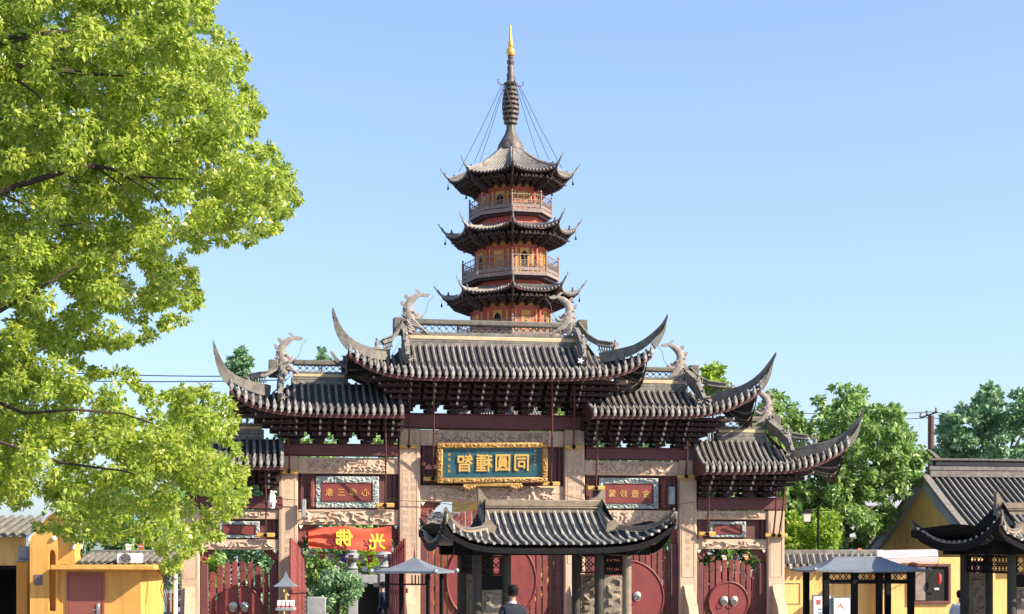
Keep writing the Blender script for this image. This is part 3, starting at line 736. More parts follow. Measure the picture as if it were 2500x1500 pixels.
# doors: slats with a round plank shield and lion knockers
def leaf(x0, x1, zt, disc=None, rz=0, hinge=None, spike=False, y=0.0, kn=None, dark=False):
    """zt(x) top height of a slat; disc=(cx,cz,r) in gateway axes; the leaf turns about hinge"""
    o = bpy.data.objects.new('door_leaf', None); col.objects.link(o); o.parent = gate; o.empty_display_size = .3
    hx = hinge if hinge is not None else x0
    o.location = (hx, y, 0); o.rotation_euler.z = rz
    n = max(3, int((x1 - x0) / .17)); w = (x1 - x0) / n
    for i in range(n):
        xa = x0 - hx + w * i + w * .10; xb = xa + w * .78; xm = (xa + xb) / 2; zt_ = zt(xm + hx)
        b = MB(); b.bbox(xa, xb, -.028, .028, .12, zt_, .01)
        b.prism([(xa, zt_ + .002), (xb, zt_ + .002), (xb - .005, zt_ + .03), (xm, zt_ + .055), (xa + .005, zt_ + .03)], -.028, .028)
        b.box(xa, xa + (xb - xa) * .5, -.05, -.03, zt_ - .22, zt_ - .14)
        b.build('slat', M['slat'], o)
    for zr in (.35, 1.6):
        MB().bbox(x0 - hx, x1 - hx, .03, .08, zr, zr + .14, .01).build('rail', M['slat'], o)
    if disc:
        cx, cz, r = disc; poly = []
        N = 40
        for k in range(N + 1):
            t = math.pi * (k / N) - math.pi / 2
            poly.append((cx + r * math.cos(t), cz + r * math.sin(t)) if cx <= x0 + .01 else (cx - r * math.cos(t), cz - r * math.sin(t)))
        poly = [(px - hx, max(pz, .13)) for px, pz in poly]
        MB().prism(poly, -.085, -.03).build('round_shield', M['door'], o)
        MB().tube([(px, -.09, pz) for px, pz in poly], .028, 6).build('shield_rim', M['door'], o)
    if kn:
        b = MB(); b.lathe([(.13, 0), (.12, .04), (.06, .07), (.001, .08)], 12); me = b.mesh('knocker', M['silver'])
        k = link('knocker', me, o, (kn[0] - hx, -.088, kn[1])); k.rotation_euler.x = R(90)
        rg = MB().tube([(.085 * math.cos(a * .5236), .085 * math.sin(a * .5236) - .06, .09) for a in range(13)], .014, 5).mesh('knocker_ring', M['silver']); link('knocker_ring', rg, k)
    if spike:
        xe = (x0 if spike < 0 else x1) - hx; b = MB(); zt_ = zt(xe + hx)
        for k in range(int((zt_ - .3) / .13)): b.prism([(0, 0), (spike * .07, .05), (0, .10)] if spike > 0 else [(0, 0), (0, .10), (spike * .07, .05)], -.04, .04, Matrix.Translation((xe, 0, .3 + k * .13)))
        b.build('toothed_edge', M['bronze'], o)
    return o
def pair(i, pxm, ptopc, ptope, discpx, discpy, discr, knz=None, posts=True, yy=0.0):
    xa = PL[i] + PW[i] / 2; xb = PL[i + 1] - PW[i + 1] / 2
    pw = .22
    if posts:
        for xx in (xa + pw / 2 + .01, xb - pw / 2 - .01):
            MB().bbox(xx - pw / 2, xx + pw / 2, -.14, .14, 0, G.z(pxm, ptopc) - .05, .02).build('door_post', M['wood'], gate)
        xa += pw + .03; xb -= pw + .03
    xm = G.x(discpx, yy); zc_ = G.z(discpx, ptopc); ze = G.z(discpx, ptope); dz_ = G.z(discpx, discpy); r = discr
    f = lambda x: ze + (zc_ - ze) * math.sqrt(max(0, 1 - ((x - xm) / ((xb - xa) / 2 * 1.02)) ** 2))
    leaf(xa, xm - .01, f, (xm - .01, dz_, r), kn=(xm - r * .26, dz_ + .05), y=yy, spike=-1)
    leaf(xm + .01, xb, f, (xm + .01, dz_, r), kn=(xm + r * .26, dz_ + .05), y=yy, spike=1)
pair(2, 1200, 1246, 1335, 1199, 1418, 1.29)
pair(3, 1540, 1322, 1352, 1530, 1459, 1.08)
pair(0, 583, 1374, 1430, 583, 1484, .62)
pair(4, 1780, 1370, 1410, 1777, 1470, .59)
# the open leaves of the left inner bay
x745 = G.x(742); x949 = G.x(951)
for xx in (G.x(731), G.x(968)): MB().bbox(xx - .07, xx + .07, -.14, .14, 0, 3.1, .02).build('door_post', M['wood'], gate)
xf = G.x(710, -1.2)
leaf(x745, x745 + 1.35, lambda x: 2.55 + .55 * ((x - x745) / 1.35) ** .7, rz=math.atan2(-1.2, xf - x745), hinge=x745, spike=-1, y=-.06)
xf = G.x(986, -1.2)
leaf(x949, x949 + 1.35, lambda x: 2.5 + .6 * ((x - x949) / 1.35) ** .7, rz=math.atan2(-1.2, xf - x949), hinge=x949, spike=-1, y=-.06)

# the great plaque, hung on the central bay
pl = G.p(1202, 1130, -.55)
plq = thing('name_plaque', 'large teal plaque with four gilt characters in a carved gold frame over the central bay', 'plaque', (0, 0, 0), 0)
cw = Matrix.Rotation(GF.t, 4, 'Z'); wp = cw @ pl + Vector((GF.ox, GF.oy, 0))
plq.location = wp; plq.rotation_euler = (R(9), R(-.9), GF.t)
sc_p = FX / (wp.y)
Wd = 274 / sc_p; Hd = 98 / sc_p
MB().bbox(-Wd / 2 + .1, Wd / 2 - .1, -.03, .05, -Hd / 2 + .1, Hd / 2 - .1, .01).build('lacquer_board', M['teal'], plq)
for q in ((-Wd / 2, Wd / 2, Hd / 2 - .15, Hd / 2), (-Wd / 2, Wd / 2, -Hd / 2, -Hd / 2 + .15), (-Wd / 2, -Wd / 2 + .17, -Hd / 2 + .15, Hd / 2 - .15), (Wd / 2 - .17, Wd / 2, -Hd / 2 + .15, Hd / 2 - .15)):
    MB().bbox(q[0], q[1], -.10, .06, q[2], q[3], .03).build('frame_rail', M['gold'], plq)
    relief(q[0] + .025, q[1] - .025, q[2] + .02, q[3] - .02, -.103, plq, q[0] * 3 + q[2], .03, M['gold'], 'frame_carving', .07)
pxs = [1000 + t / 3.225 for t in (432, 584, 732, 882)]
for ch, px in zip('智種圓同', pxs):
    lettering(ch, .52, ((px - 1202) / sc_p, -.045, .0), plq, M['gilt'], 'gilt_character', .02, thick=.009, stretch=(.95, 1.02))
for k in range(4): lettering('龍華僧建'[k], .09, ((1095 - 1202) / sc_p, -.035, .24 - .14 * k - (.05 if k > 1 else 0)), plq, M['gilt'], 'small_character', .006)
for k in range(5): lettering('光緒乙未秋'[k], .075, ((1307 - 1202) / sc_p, -.035, .34 - .1 * k), plq, M['gilt'], 'small_character', .006)
MB().bbox(-Wd / 2 + .75, Wd / 2 - .75, -.10, .0, -Hd / 2 - .1, -Hd / 2 - .01, .02).build('lower_carved_rail', M['gold'], plq)
for sx in (-.62, .62):
    b = MB()
    for k in range(5): b.ball((sx * 1.1 + (k - 2) * .07, -.07, -Hd / 2 - .1 - .03 * (2 - abs(k - 2))), .06, 8)
    b.build('carved_support', M['gold'], plq)

# red banner in the left inner bay
bn = MB(); NX, NZ = 44, 12; Pn = []
def bz(u, v):
    zt_ = 1284 + 4 * u + 2 * math.sin(u * 3) + 3 * math.sin(u * 11); zb_ = 1338 + 10 * u
    if u < .22: k = u / .22; zt_ = 1285 + (1 - k) * 10; zb_ = 1340 - (1 - k) * 3
    return zt_ + (zb_ - zt_) * v
for i in range(NX + 1):
    u = i / NX; row = []
    for j in range(NZ + 1):
        v = j / NZ; px = 753 + (956 - 753) * u
        fold = max(0, 1 - u / .45)
        yy = -.5 + .085 * math.sin(17 * v / (1 + 1.5 * u) + 5 * u) * fold + .05 * math.sin(u * 9) + .02 * math.sin(5 * u + 9 * v)
        row.append(G.p(px, bz(u, v), yy))
    Pn.append(row)
me = bn.grid(Pn, True).mesh('red_banner', M['banner'])
ban = thing('cloth_banner', 'crumpled red banner with yellow characters strung across the left inner bay', 'banner', (GF.ox, GF.oy, 0), GF.t)
link('banner_cloth', me, ban)
for ch, px, py, s in (('佛', 841, 1313, .50), ('光', 921, 1322, .48)):
    lettering(ch, s, G.p(px, py, -.62), ban, M['bannertext'], 'banner_character', .004, thick=.010)
MB().tube([G.p(735, 1296, -.3), G.p(753, 1306, -.5)], .008, 4).build('cord', M['cable'], ban)
MB().tube([G.p(956, 1336, -.5), G.p(962, 1326, -.3)], .008, 4).build('cord', M['cable'], ban)
# ================================================================ pagoda
PZ = 111.7; PXC = 1246.5
def pz(py, r=0.0): return CH + (HY - py) / FX * (PZ - r)
pag = thing('pagoda', 'tall octagonal pagoda with red and yellow storeys, upswept grey eaves and gold tipped spire', 'pagoda', ((PXC - CX) / FX * PZ, PZ, 0), R(0))
ROT0 = R(2.0)           # corner that looks at the gateway, slightly turned
def oc(r, k, z): t = ROT0 - math.pi / 2 + k * math.pi / 4; return Vector((r * math.cos(t), r * math.sin(t), z))
SHX = .045
class PB(MB):           # the old tower's storeys lean a little
    pass
def lean(o):
    for v in o.data.vertices: v.co.z += SHX * v.co.x
    return o
def ring(b, r0, r1, z0, z1):      # octagonal ring solid
    vs = []
    for r, z in ((r0, z0), (r1, z0), (r1, z1), (r0, z1)):
        for k in range(8): vs.append(oc(r, k, z))
    fs = []
    for q in range(4):
        for k in range(8): j = (k + 1) % 8; a = (q * 8 + k, q * 8 + j, ((q + 1) % 4) * 8 + j, ((q + 1) % 4) * 8 + k); fs.append(a)
    return b.add(vs, fs)
def face_frame(k, r, z):          # matrix: x along face k (between corners k and k+1), -y outwards, z up
    a = oc(r, k, z); b = oc(r, k + 1, z); c = (a + b) / 2; ex = (b - a).normalized()
    n = Vector((c.x, c.y, 0)).normalized(); m = Matrix(((ex.x, -n.x, 0, c.x), (ex.y, -n.y, 0, c.y), (0, 0, 1, z), (0, 0, 0, 1))); return m, (b - a).length
pbk = MB()
for k in range(4):
    e = .12 + .20 * k; w = .16 + .17 * k; pbk.box(-w / 2, w / 2, -e, .05, k * .17, k * .17 + .11)
    for xx in (-w / 2, w / 2 - .07): pbk.box(xx, xx + .07, -e - .04, -e + .04, k * .17 + .1, k * .17 + .17)
    pbk.box(-.04, .04, -e - .12, -e, k * .17 + .06, k * .17 + .16)
pbk_me = pbk.mesh('eave_bracket', M['pdark'], False)
bell_me = MB().lathe([(.09, 0), (.075, .06), (.05, .2), (.02, .24), (.012, .5), (.001, .5)], 8).mesh('wind_bell', M['iron'])
def tier(zc_, zm, Rc, Rt, ztip, ri, zi, rw, zwt, zfl, rb, zrail, parity, detail=True):
    st = bpy.data.objects.new('storey', None); col.objects.link(st); st.parent = pag; st.empty_display_size = .5
    N = 10
    def edge(k, a):
        c0 = oc(Rc, k, 0); c1 = oc(Rc, k + 1, 0); p = c0.lerp(c1, (a + 1) / 2); n = Vector((c0.x + c1.x, c0.y + c1.y, 0)).normalized()
        p -= n * .22 * (1 - a * a); return Vector((p.x, p.y, zm + (zc_ - zm) * abs(a) ** 2.6))
    def inner(k, a): return oc(ri, k, zi).lerp(oc(ri, k + 1, zi), (a + 1) / 2)
    def S(k, a, v):
        p = inner(k, a).lerp(edge(k, a), v); p.z -= .30 * min(1, (zi - zm) / 1.2) * math.sin(math.pi * v) * (1.1 - .2 * v); return p
    top = MB(); und = MB(); rows = MB(); ends = MB(); fas = MB()
    for k in range(8):
        top.grid([[S(k, -1 + 2 * i / N, v / 4) for v in range(5)] for i in range(N + 1)], True)
        und.grid([[edge(k, -1 + 2 * i / N) * 1.0 + Vector((0, 0, -.16)) if v else oc(rw, k, zm - .25).lerp(oc(rw, k + 1, zm - .25), i / N) for v in (0, 1)] for i in range(N + 1)])
        fas.grid([[edge(k, -1 + 2 * i / N) * 1.002 + Vector((0, 0, -d)) for d in (.02, .19)] for i in range(N + 1)])
        L = (edge(k, -1) - edge(k, 1)).length; nr = int(L / .25)
        for i in range(nr):
            a = -1 + 2 * (i + .5) / nr; rows.tube([S(k, a, v / 3) + Vector((0, 0, .03)) for v in range(4)], .06, 5)
            e = edge(k, a); n = Vector((e.x, e.y, 0)).normalized(); ends.ball(e + n * .02 + Vector((0, 0, .0)), .085, 6)
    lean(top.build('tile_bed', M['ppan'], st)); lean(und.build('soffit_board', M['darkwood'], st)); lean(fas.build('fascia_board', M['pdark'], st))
    lean(rows.build('tile_rows', M['prib'], st, kind='stuff')); lean(ends.build('eave_tiles', M['prib'], st, kind='stuff'))
    for k in range(8):
        p0 = oc(ri, k, zi + .03); p1 = oc(Rc, k, zc_ + .05); pts = []
        for i in range(6):
            v = i / 5; p = p0.lerp(p1, v); p.z -= .28 * min(1, (zi - zm) / 1.2) * math.sin(math.pi * v); pts.append(p)
        pt = oc(Rt, k, ztip); m = p1.lerp(pt, .5); m.z -= .10; pts += [p1.lerp(pt, .25) + Vector((0, 0, -.06)), m, p1.lerp(pt, .8) + Vector((0, 0, -.05)), pt, pt + Vector((0, 0, .08))]
        lean(MB().tube(pts, [.11, .11, .115, .12, .12, .12, .10, .07, .045, .04, .06], 6).build('hip_ridge', M['prib'] if k % 2 else M['prib'], st))
        b = MB(); q = oc(Rc * .93, k, zc_ + .1); b.ball(q, .14, 6); b.ball(q + Vector((0, 0, .2)), .08, 6); lean(b.build('hip_figure', M['ppan'], st))
        # curved corner board below the horn
        b = MB(); c = oc(Rc, k, zc_ - .02); c2 = oc(Rt * .96, k, ztip - .18); c3 = oc(rw + .35, k, zm - .75); b.tube([c3, oc((Rc + rw) / 2 + .1, k, zm - .42), c + Vector((0, 0, -.1)), c2], [.09, .11, .09, .03], 5); lean(b.build('corner_beam', M['pdark'], st))
        p = [oc(rw - .05, k, zm - 1.15), oc(rw + .25, k, zm - 1.12), oc((Rc + rw) / 2 + .25, k, zm - .72), oc(Rc - .05, k, zc_ - .2), oc(rw, k, zm - .1)]
        tv = Vector((-p[0].y, p[0].x, 0)).normalized() * .05; lean(MB().add([q_ - tv for q_ in p] + [q_ + tv for q_ in p], [(0, 1, 2, 3, 4), (9, 8, 7, 6, 5)] + [(i, i + 5, (i + 1) % 5 + 5, (i + 1) % 5) for i in range(5)]).build('corner_board', M['pdark'], st, smooth=False))
        bl = link('wind_bell', bell_me, st, oc(Rc * 1.03, k, zc_ - .68)); bl.location.z += SHX * bl.location.x
    # wall storey
    lean(ring(MB(), .5, rw - .02, zfl, zwt + .9).build('storey_wall', M['pred'], st))
    lean(ring(MB(), rw - .1, rw + .02, zwt + .02, zwt + .35).build('yellow_frieze', M['pyel'], st))
    lean(ring(MB(), rw - .1, rw + .06, zwt - .14, zwt + .02).build('wall_beam', M['pred'], st))
    for k in range(8):
        p = oc(rw + .0, k, 0); lean(MB().lathe([(.11, zfl), (.10, zwt + .4)], 8, (p.x, p.y, 0)).build('corner_column', M['pred'], st))
        fm, L = face_frame(k, rw, 0)
        f = MB(); d = MB(); y = MB()
        door = (k + parity) % 2 == 0
        hw = L * .5; zt = zwt - .22; zb = zfl + .1
        if door:
            y.box(-.34, .34, -.035, 0, zb, zt, fm)
            d.prism([(-.26, zb), (.26, zb), (.26, zt - .55), (.2, zt - .36), (.0, zt - .16), (-.2, zt - .36), (-.26, zt - .55)], -.05, -.037, fm)
            for sx in (-1, 1): y.box(sx * hw * .66 - .07, sx * hw * .66 + .07, -.035, 0, zb, zt, fm)
            lean(d.build('doorway_shade', M['black'], st, smooth=False))  # black plate on the wall, standing for the shade inside the arch
        else:
            y.box(-.36, .36, -.035, 0, zb + .2, zt - .5, fm); y.box(-.36, .36, -.035, 0, zt - .42, zt - .1, fm)
            for sx in (-1, 1): y.box(sx * hw * .74 - .05, sx * hw * .74 + .05, -.035, 0, zb + .2, zt, fm)
            for q in range(1, 6): f.box(-.36 + .12 * q - .01, -.36 + .12 * q + .01, -.045, -.03, zb + .2, zt - .5, fm)
            lean(f.build('window_bars', M['pred'], st, smooth=False))
        lean(y.build('yellow_panel', M['pyel'], st, smooth=False))
        # brackets under the eave: between and on the corners
        nb = 3
        for i in range(nb):
            t = (i + .5) / nb; base = fm @ Vector((-L / 2 + L * t, -.02, zwt + .02))
            o = link('eave_bracket', pbk_me, st); sc_ = (zm - .28 - zwt) / .7
            o.matrix_local = Matrix.Translation(base + Vector((0, 0, SHX * base.x))) @ fm.to_3x3().to_4x4() @ Matrix.Diagonal((L / nb / .68 * 1.0, 2.1, sc_, 1))
        cpos = oc(rw, k, zwt + .02); a = math.atan2(cpos.y, cpos.x) + math.pi / 2
        o = link('corner_bracket', pbk_me, st); o.matrix_local = Matrix.Translation(cpos + Vector((0, 0, SHX * cpos.x))) @ Matrix.Rotation(a, 4, 'Z') @ Matrix.Diagonal((1.1, 2.1, (zm - .28 - zwt) / .7, 1))
    if rb:
        # balcony: slab, skirt brackets, posts, rails and openwork
        lean(ring(MB(), rw - .2, rb, zfl - .16, zfl + .02).build('balcony_slab', M['pwood'], st))
        lean(ring(MB(), rb - .03, rb + .03, zfl - .24, zfl - .0).build('slab_edge', M['pwood'], st))
        lean(ring(MB(), .5, rw + .1, zfl - 1.2, zfl - .16).build('balcony_drum', M['pred'], st))
        lean(ring(MB(), rw, rb - .2, zfl - .42, zfl - .17).build('balcony_brackets', M['pdark'], st))
        rr = rb - .05; lat = MB()
        for k in range(8):
            p = oc(rr, k, 0); b = MB(); b.lathe([(.075, zfl), (.075, zrail + .05), (.03, zrail + .08), (.085, zrail + .16), (.05, zrail + .28), (.001, zrail + .3)], 8, (p.x, p.y, 0))
            lean(b.build('rail_post', M['pwood'], st))
            fm, L = face_frame(k, rr, 0)
            for zz, hh in ((zrail - .04, .05), (zrail - .42, .04), (zfl + .1, .05)): lat.box(-L / 2, L / 2, -.03, .03, zz, zz + hh, fm)
            lat.box(-L / 2, L / 2, -.012, .012, zfl + .15, zfl + .32, fm)
            n = int(L / .22)
            for i in range(n):
                xa = -L / 2 + L * i / n; xb = xa + L / n; za = zfl + .15; zb = zrail - .42
                lat.tube([fm @ Vector((xa, 0, za)), fm @ Vector((xb, 0, zb))], .018, 4); lat.tube([fm @ Vector((xb, 0, za)), fm @ Vector((xa, 0, zb))], .018, 4)
                lat.box(xa - .015, xa + .015, -.015, .015, zfl, zrail if i % 2 == 0 else zrail - .4, fm)
        lean(lat.build('balustrade', M['pwood'], st, smooth=False))
    return st
tier(29.5, 29.2, 4.35, 5.0, 30.25, .8, 31.5, 2.25, 28.35, 26.72, 2.98, 27.75, 1)
tier(25.55, 25.2, 4.55, 5.15, 26.3, 2.6, 25.75, 2.50, 24.25, 22.2, 3.48, 23.4, 0)
tier(21.1, 20.8, 4.8, 5.45, 21.85, 3.0, 21.35, 2.80, 19.9, 17.7, 3.85, 18.9, 1)
tier(16.6, 16.3, 5.1, 5.75, 17.35, 3.4, 16.85, 3.1, 15.4, 13.2, 4.2, 14.4, 0)
tier(12.1, 11.8, 5.4, 6.1, 12.85, 3.8, 12.85, 3.5, 10.8, 8.6, None, None, 1)
lean(ring(MB(), .5, 4.2, 0, 8.9).build('base_wall', M['pyel'], pag))
# spire
def sz(py): return pz(py)
b = MB(); b.lathe([(.98, sz(368)), (.90, sz(356)), (.72, sz(346)), (.52, sz(334)), (.40, sz(326)), (.33, sz(319)), (.30, sz(306))], 16); b.build('spire_dome', M['spire'], pag)
b = MB(); b.lathe([(.24, sz(310)), (.24, sz(206))], 10)
b.build('spire_core', M['spire'], pag)
for i in range(8):
    py = 214 + i * 11.8; r = .34 + .29 * math.sin(math.pi * (i + 1.2) / 10.0); z = sz(py)
    q = MB(); q.lathe([(r * .82, -.13), (r, -.10), (r, .05), (r * .86, .10)], 14)
    for k in range(8): a = k * math.pi / 4 + .2 * i; q.tube([(math.cos(a) * r * .9, math.sin(a) * r * .9, .08), (math.cos(a) * r * .93, math.sin(a) * r * .93, .26)], .05, 4)
    q.build('spire_ring', M['spire'], pag, (0, 0, z - .08))
b = MB(); b.lathe([(.44, sz(208)), (.5, sz(204)), (.30, sz(200)), (.26, sz(190)), (.30, sz(184)), (.22, sz(178)), (.25, sz(166)), (.18, sz(160)), (.27, sz(154)), (.28, sz(150)), (.16, sz(146)), (.22, sz(140)), (.12, sz(135))], 12); b.build('spire_stem', M['spire'], pag)
for k in range(4):
    a = k * math.pi / 2 + .35; c, s_ = math.cos(a), math.sin(a); z = sz(206)
    MB().tube([(c * .3, s_ * .3, z - .05), (c * .75, s_ * .75, z - .1), (c * .98, s_ * .98, z + .05), (c * .95, s_ * .95, z + .25), (c * .86, s_ * .86, z + .22)], .035, 5).build('spire_hook', M['spire'], pag)
b = MB(); b.lathe([(.10, sz(138)), (.26, sz(136)), (.30, sz(131)), (.32, sz(126)), (.22, sz(119)), (.14, sz(116)), (.20, sz(112)), (.19, sz(107)), (.12, sz(102)), (.10, sz(85)), (.07, sz(70)), (.05, sz(64)), (.001, sz(61.5))], 16); b.build('gold_finial', M['brightgold'], pag)
for k in range(8):
    p = oc(3.7, k, 30.05); p.z += SHX * p.x
    a = math.atan2(p.y, p.x); MB().tube([(math.cos(a) * .62, math.sin(a) * .62, sz(208)), p * .5 + Vector((math.cos(a) * .31, math.sin(a) * .31, sz(208) / 2)) + Vector((0, 0, -.12)), p], .022, 4).build('stay_chain', M['iron'], pag)
# ================================================================ incense pavilion (twice)
# its own axes are parallel to the gateway's
pav = thing('incense_pavilion', 'dark iron roofed incense pavilion with carved panels in the middle before the gateway', 'pavilion', (GF.ox, GF.oy, 0), GF.t, 'iron roofed incense pavilions')
CY = -10.9                                     # centre line in front of the gateway
yF = CY + -1.15; yB = CY + 1.15; eD = 2.15
xs_ = [G.x(p, yF) for p in (1165, 1236, 1463, 1530)]
zpl = .32
MB().bbox(xs_[0] - .7, xs_[3] + .7, yF - 1.9, yB + .8, 0, zpl, .03).build('terrace', M['greystone'], pav)
zb_ = G.z(1300, 1356, yF); ze_ = G.z(1300, 1322, yF)
for y in (yF, yB):
    for i, x in enumerate(xs_):
        b = MB(); b.lathe([(.17, zpl), (.17, zpl + .12), (.105, zpl + .2), (.10, ze_ + .1)], 12, (x, y, 0)); b.build('column', M['bronze'] if i == 3 and y == yF else M['shadebronze'], pav)  # sun put into the colour: right front column beige, the others shade-dark
    MB().bbox(xs_[0] - .5, xs_[3] + .5, y - .12, y + .12, zb_, ze_ + .05, .02).build('beam', M['iron'], pav)
for x in (xs_[0], xs_[3]):
    MB().bbox(x - .11, x + .11, yF - .4, yB + .4, zb_ + .004, ze_ + .02, .02).build('side_beam', M['iron'], pav)
def lattice(b, x0, x1, z0, z1, mt=None, y=0.):
    n = max(1, int(round((x1 - x0) / .16))); k = max(1, int(round((z1 - z0) / .16))); w = (x1 - x0) / n; h = (z1 - z0) / k
    q = lambda x, z: (mt @ Vector((x, y, z))) if mt is not None else (x, y, z)
    for i in range(n):
        for j in range(k):
            xa = x0 + i * w; za = z0 + j * h; xm = xa + w / 2; zm = za + h / 2
            for p in (((xa, zm), (xm, za)), ((xm, za), (xa + w, zm)), ((xa + w, zm), (xm, za + h)), ((xm, za + h), (xa, zm))): b.tube([q(*p[0]), q(*p[1])], .013, 4)
            b.tube([q(xa, za), q(xa + w * .25, za + h * .25)], .012, 4); b.tube([q(xa + w, za + h), q(xa + w * .75, za + h * .75)], .012, 4)
            b.tube([q(xa + w, za), q(xa + w * .75, za + h * .25)], .012, 4); b.tube([q(xa, za + h), q(xa + w * .25, za + h * .75)], .012, 4)
    for a, c in (((x0, z0), (x1, z0)), ((x1, z0), (x1, z1)), ((x1, z1), (x0, z1)), ((x0, z1), (x0, z0))): b.tube([q(*a), q(*c)], .02, 4)
zl1 = zb_ - .002; zl0 = G.z(1300, 1403, yF)
for y, idx in ((yF, (0, 2)), (yB, (0, 2))):
    for i in idx:
        b = MB(); lattice(b, xs_[i] + .12, xs_[i + 1] - .12, zl0, zl1 - .02, None, y); b.build('lattice_transom', M['iron'], pav, smooth=False)
        zp1 = G.z(1300, 1440 if (i == 0 and y == yF) else 1396, y) - (.0)
        top = zl0 - .03 if not (i == 0 and y == yF) else zp1
        if top < zl0 - .05: MB().box(xs_[i] + .1, xs_[i + 1] - .1, y - .03, y + .03, top, zl0 - .02).build('dark_panel', M['iron'], pav)
        MB().bbox(xs_[i] + .09, xs_[i + 1] - .09, y - .05, y + .06, zpl, top - .004, .01).build('stone_panel', M['bronze'], pav)
        relief(xs_[i] + .14, xs_[i + 1] - .14, zpl + .1, top - .06, y - .052, pav, 3.3 + i + y, .07, M['bronze'], 'carved_relief', .20)
for x in (xs_[0], xs_[3]):
    mt = Matrix.Translation((x, (yF + yB) / 2, 0)) @ Matrix.Rotation(R(90), 4, 'Z')
    b = MB(); lattice(b, -1.0, 1.0, zl0, zl1 - .02, mt); b.build('lattice_transom', M['iron'], pav, smooth=False)
# hanging lamp under the front beam
RP = (M['ironrib'], M['irontile'], M['irontile'], M['iron'], M['iron'], M['bronze'])
prt = bpy.data.objects.new('roof', None); col.objects.link(prt); prt.parent = pav
tiled_roof(G, pav, prt, (1186, 1252, 1472, 1252), eD, 
    dict(hip=[(1185, 1285), (1160, 1291), (1133, 1294), (1112, 1279), (1096, 1260), (1087, 1240)], drip=[(1248, 1330), (1174, 1326), (1139, 1317), (1110, 1302), (1092, 1283), (1085, 1270)]),
    dict(hip=[(1510, 1284), (1552, 1290), (1598, 1284), (1625, 1268), (1640, 1254), (1648, 1243)], drip=[(1461, 1330), (1537, 1325), (1583, 1314), (1615, 1298), (1634, 1282), (1649, 1266)]),
    RP, spacing=.165, rib_r=.034, sag=.16, ridge_depth=.16, hb=(.09, .09), hip0=1.25, antefix=False, side_rows=15, y0=CY)
rx0 = G.x(1170, CY); rx1 = G.x(1474, CY)
zr = [G.z(1300, p, CY) for p in (1221, 1238, 1256)]
MB().bbox(rx0, rx1, CY - .10, CY + .10, zr[1], zr[0], .02).build('ridge_slab', M['bronze'], prt)
MB().bbox(rx0 + .05, rx1 - .05, CY - .16, CY + .16, zr[1] - .035, zr[1] - .003, .01).build('ridge_ledge', M['bronze'], prt)
MB().bbox(rx0 + .08, rx1 - .08, CY - .13, CY + .13, zr[2] - .05, zr[1] - .038, .01).build('ridge_frieze', M['bronze'], prt)
zz = zr[0]
MB().prism([(rx0 - .03, zz - .3), (rx0 + .06, zz - .3), (rx0 + .18, zz + .002), (rx0 + .02, zz + .22), (rx0 - .03, zz + .25)], CY - .08, CY + .08).build('ridge_finial', M['bronze'], prt)
MB().prism([(rx1 - .34, zz + .002), (rx1 - .16, zz + .09), (rx1 - .06, zz + .23), (rx1 + .02, zz + .23), (rx1 + .02, zz - .3), (rx1 - .06, zz - .3)], CY - .08, CY + .08).build('ridge_finial', M['bronze'], prt)
for sx, pts in ((-1, ((1172, 1244, -.1), (1180, 1262, -.5), (1191, 1287, -1.0))), (1, ((1463, 1244, -.1), (1478, 1264, -.5), (1495, 1285, -1.0)))):
    vp = [G.p(px, py, CY + d) for px, py, d in pts]
    MB().sweep([p - Vector((0, 0, .1)) for p in vp], .10, .14, side=(1, 0, 0)).build('vertical_ridge', M['bronze'], prt)
    e = vp[-1]; MB().prism([(-.17, -.1), (.13, -.1), (.17, .02), (.02, .17), (-.14, .08)], -.05, .03).build('end_block', M['bronze'], prt, e + Vector((0, -.08, -.02)))
index_children()
pav2 = copy_tree(pav)
s12 = 12.1
pav2.location = (GF.ox + s12 * GF.c, GF.oy + s12 * GF.s, 0)
pav2['label'] = 'dark iron roofed incense pavilion cut by the right edge before the yellow gabled hall'

# ================================================================ small metal roofs on posts
def hip_roof(parent, w, d, ridge, ze, zr_, m, flare=.06, knob=True):
    """curved four sided sheet roof"""
    N = 8; b = MB()
    def E(side, t):        # eave point, t in -1..1
        if side == 0: return Vector((t * w / 2, -d / 2, ze + flare * t ** 4))
        if side == 1: return Vector((w / 2, t * d / 2, ze + flare * t ** 4))
        if side == 2: return Vector((-t * w / 2, d / 2, ze + flare * t ** 4))
        return Vector((-w / 2, -t * d / 2, ze + flare * t ** 4))
    def T(side, t):
        if side == 0: return Vector((t * ridge / 2, 0, zr_))
        if side == 1: return Vector((ridge / 2, 0, zr_))
        if side == 2: return Vector((-t * ridge / 2, 0, zr_))
        return Vector((-ridge / 2, 0, zr_))
    for s_ in range(4):
        P = []
        for i in range(N + 1):
            t = -1 + 2 * i / N; row = []
            for v in range(6):
                p = E(s_, t).lerp(T(s_, t), v / 5); p.z -= (zr_ - ze) * .16 * math.sin(math.pi * v / 5); row.append(p)
            P.append(row)
        b.grid(P)
        b.grid([[E(s_, -1 + 2 * i / N), E(s_, -1 + 2 * i / N) - Vector((0, 0, .045))] for i in range(N + 1)], True)
    b.add([(-w / 2, -d / 2, ze + flare - .045), (w / 2, -d / 2, ze + flare - .045), (w / 2, d / 2, ze + flare - .045), (-w / 2, d / 2, ze + flare - .045), (0, 0, ze - .03)], [(1, 0, 4), (2, 1, 4), (3, 2, 4), (0, 3, 4)])
    b.build('roof_sheet', m, parent)
    if knob:
        for sx in (-1, 1):
            for sy in (-1, 1): MB().ball((sx * (w / 2 + .03), sy * (d / 2 + .03), ze + flare), .05, 8).build('corner_knob', M['silver'], parent)
bur = thing('incense_burner', 'small grey hip roofed burner shelter on four posts before the left inner pillar', 'incense burner', W(1012, HY, 30) - Vector((0, 0, CH)), R(-18))
k30 = FX / 30
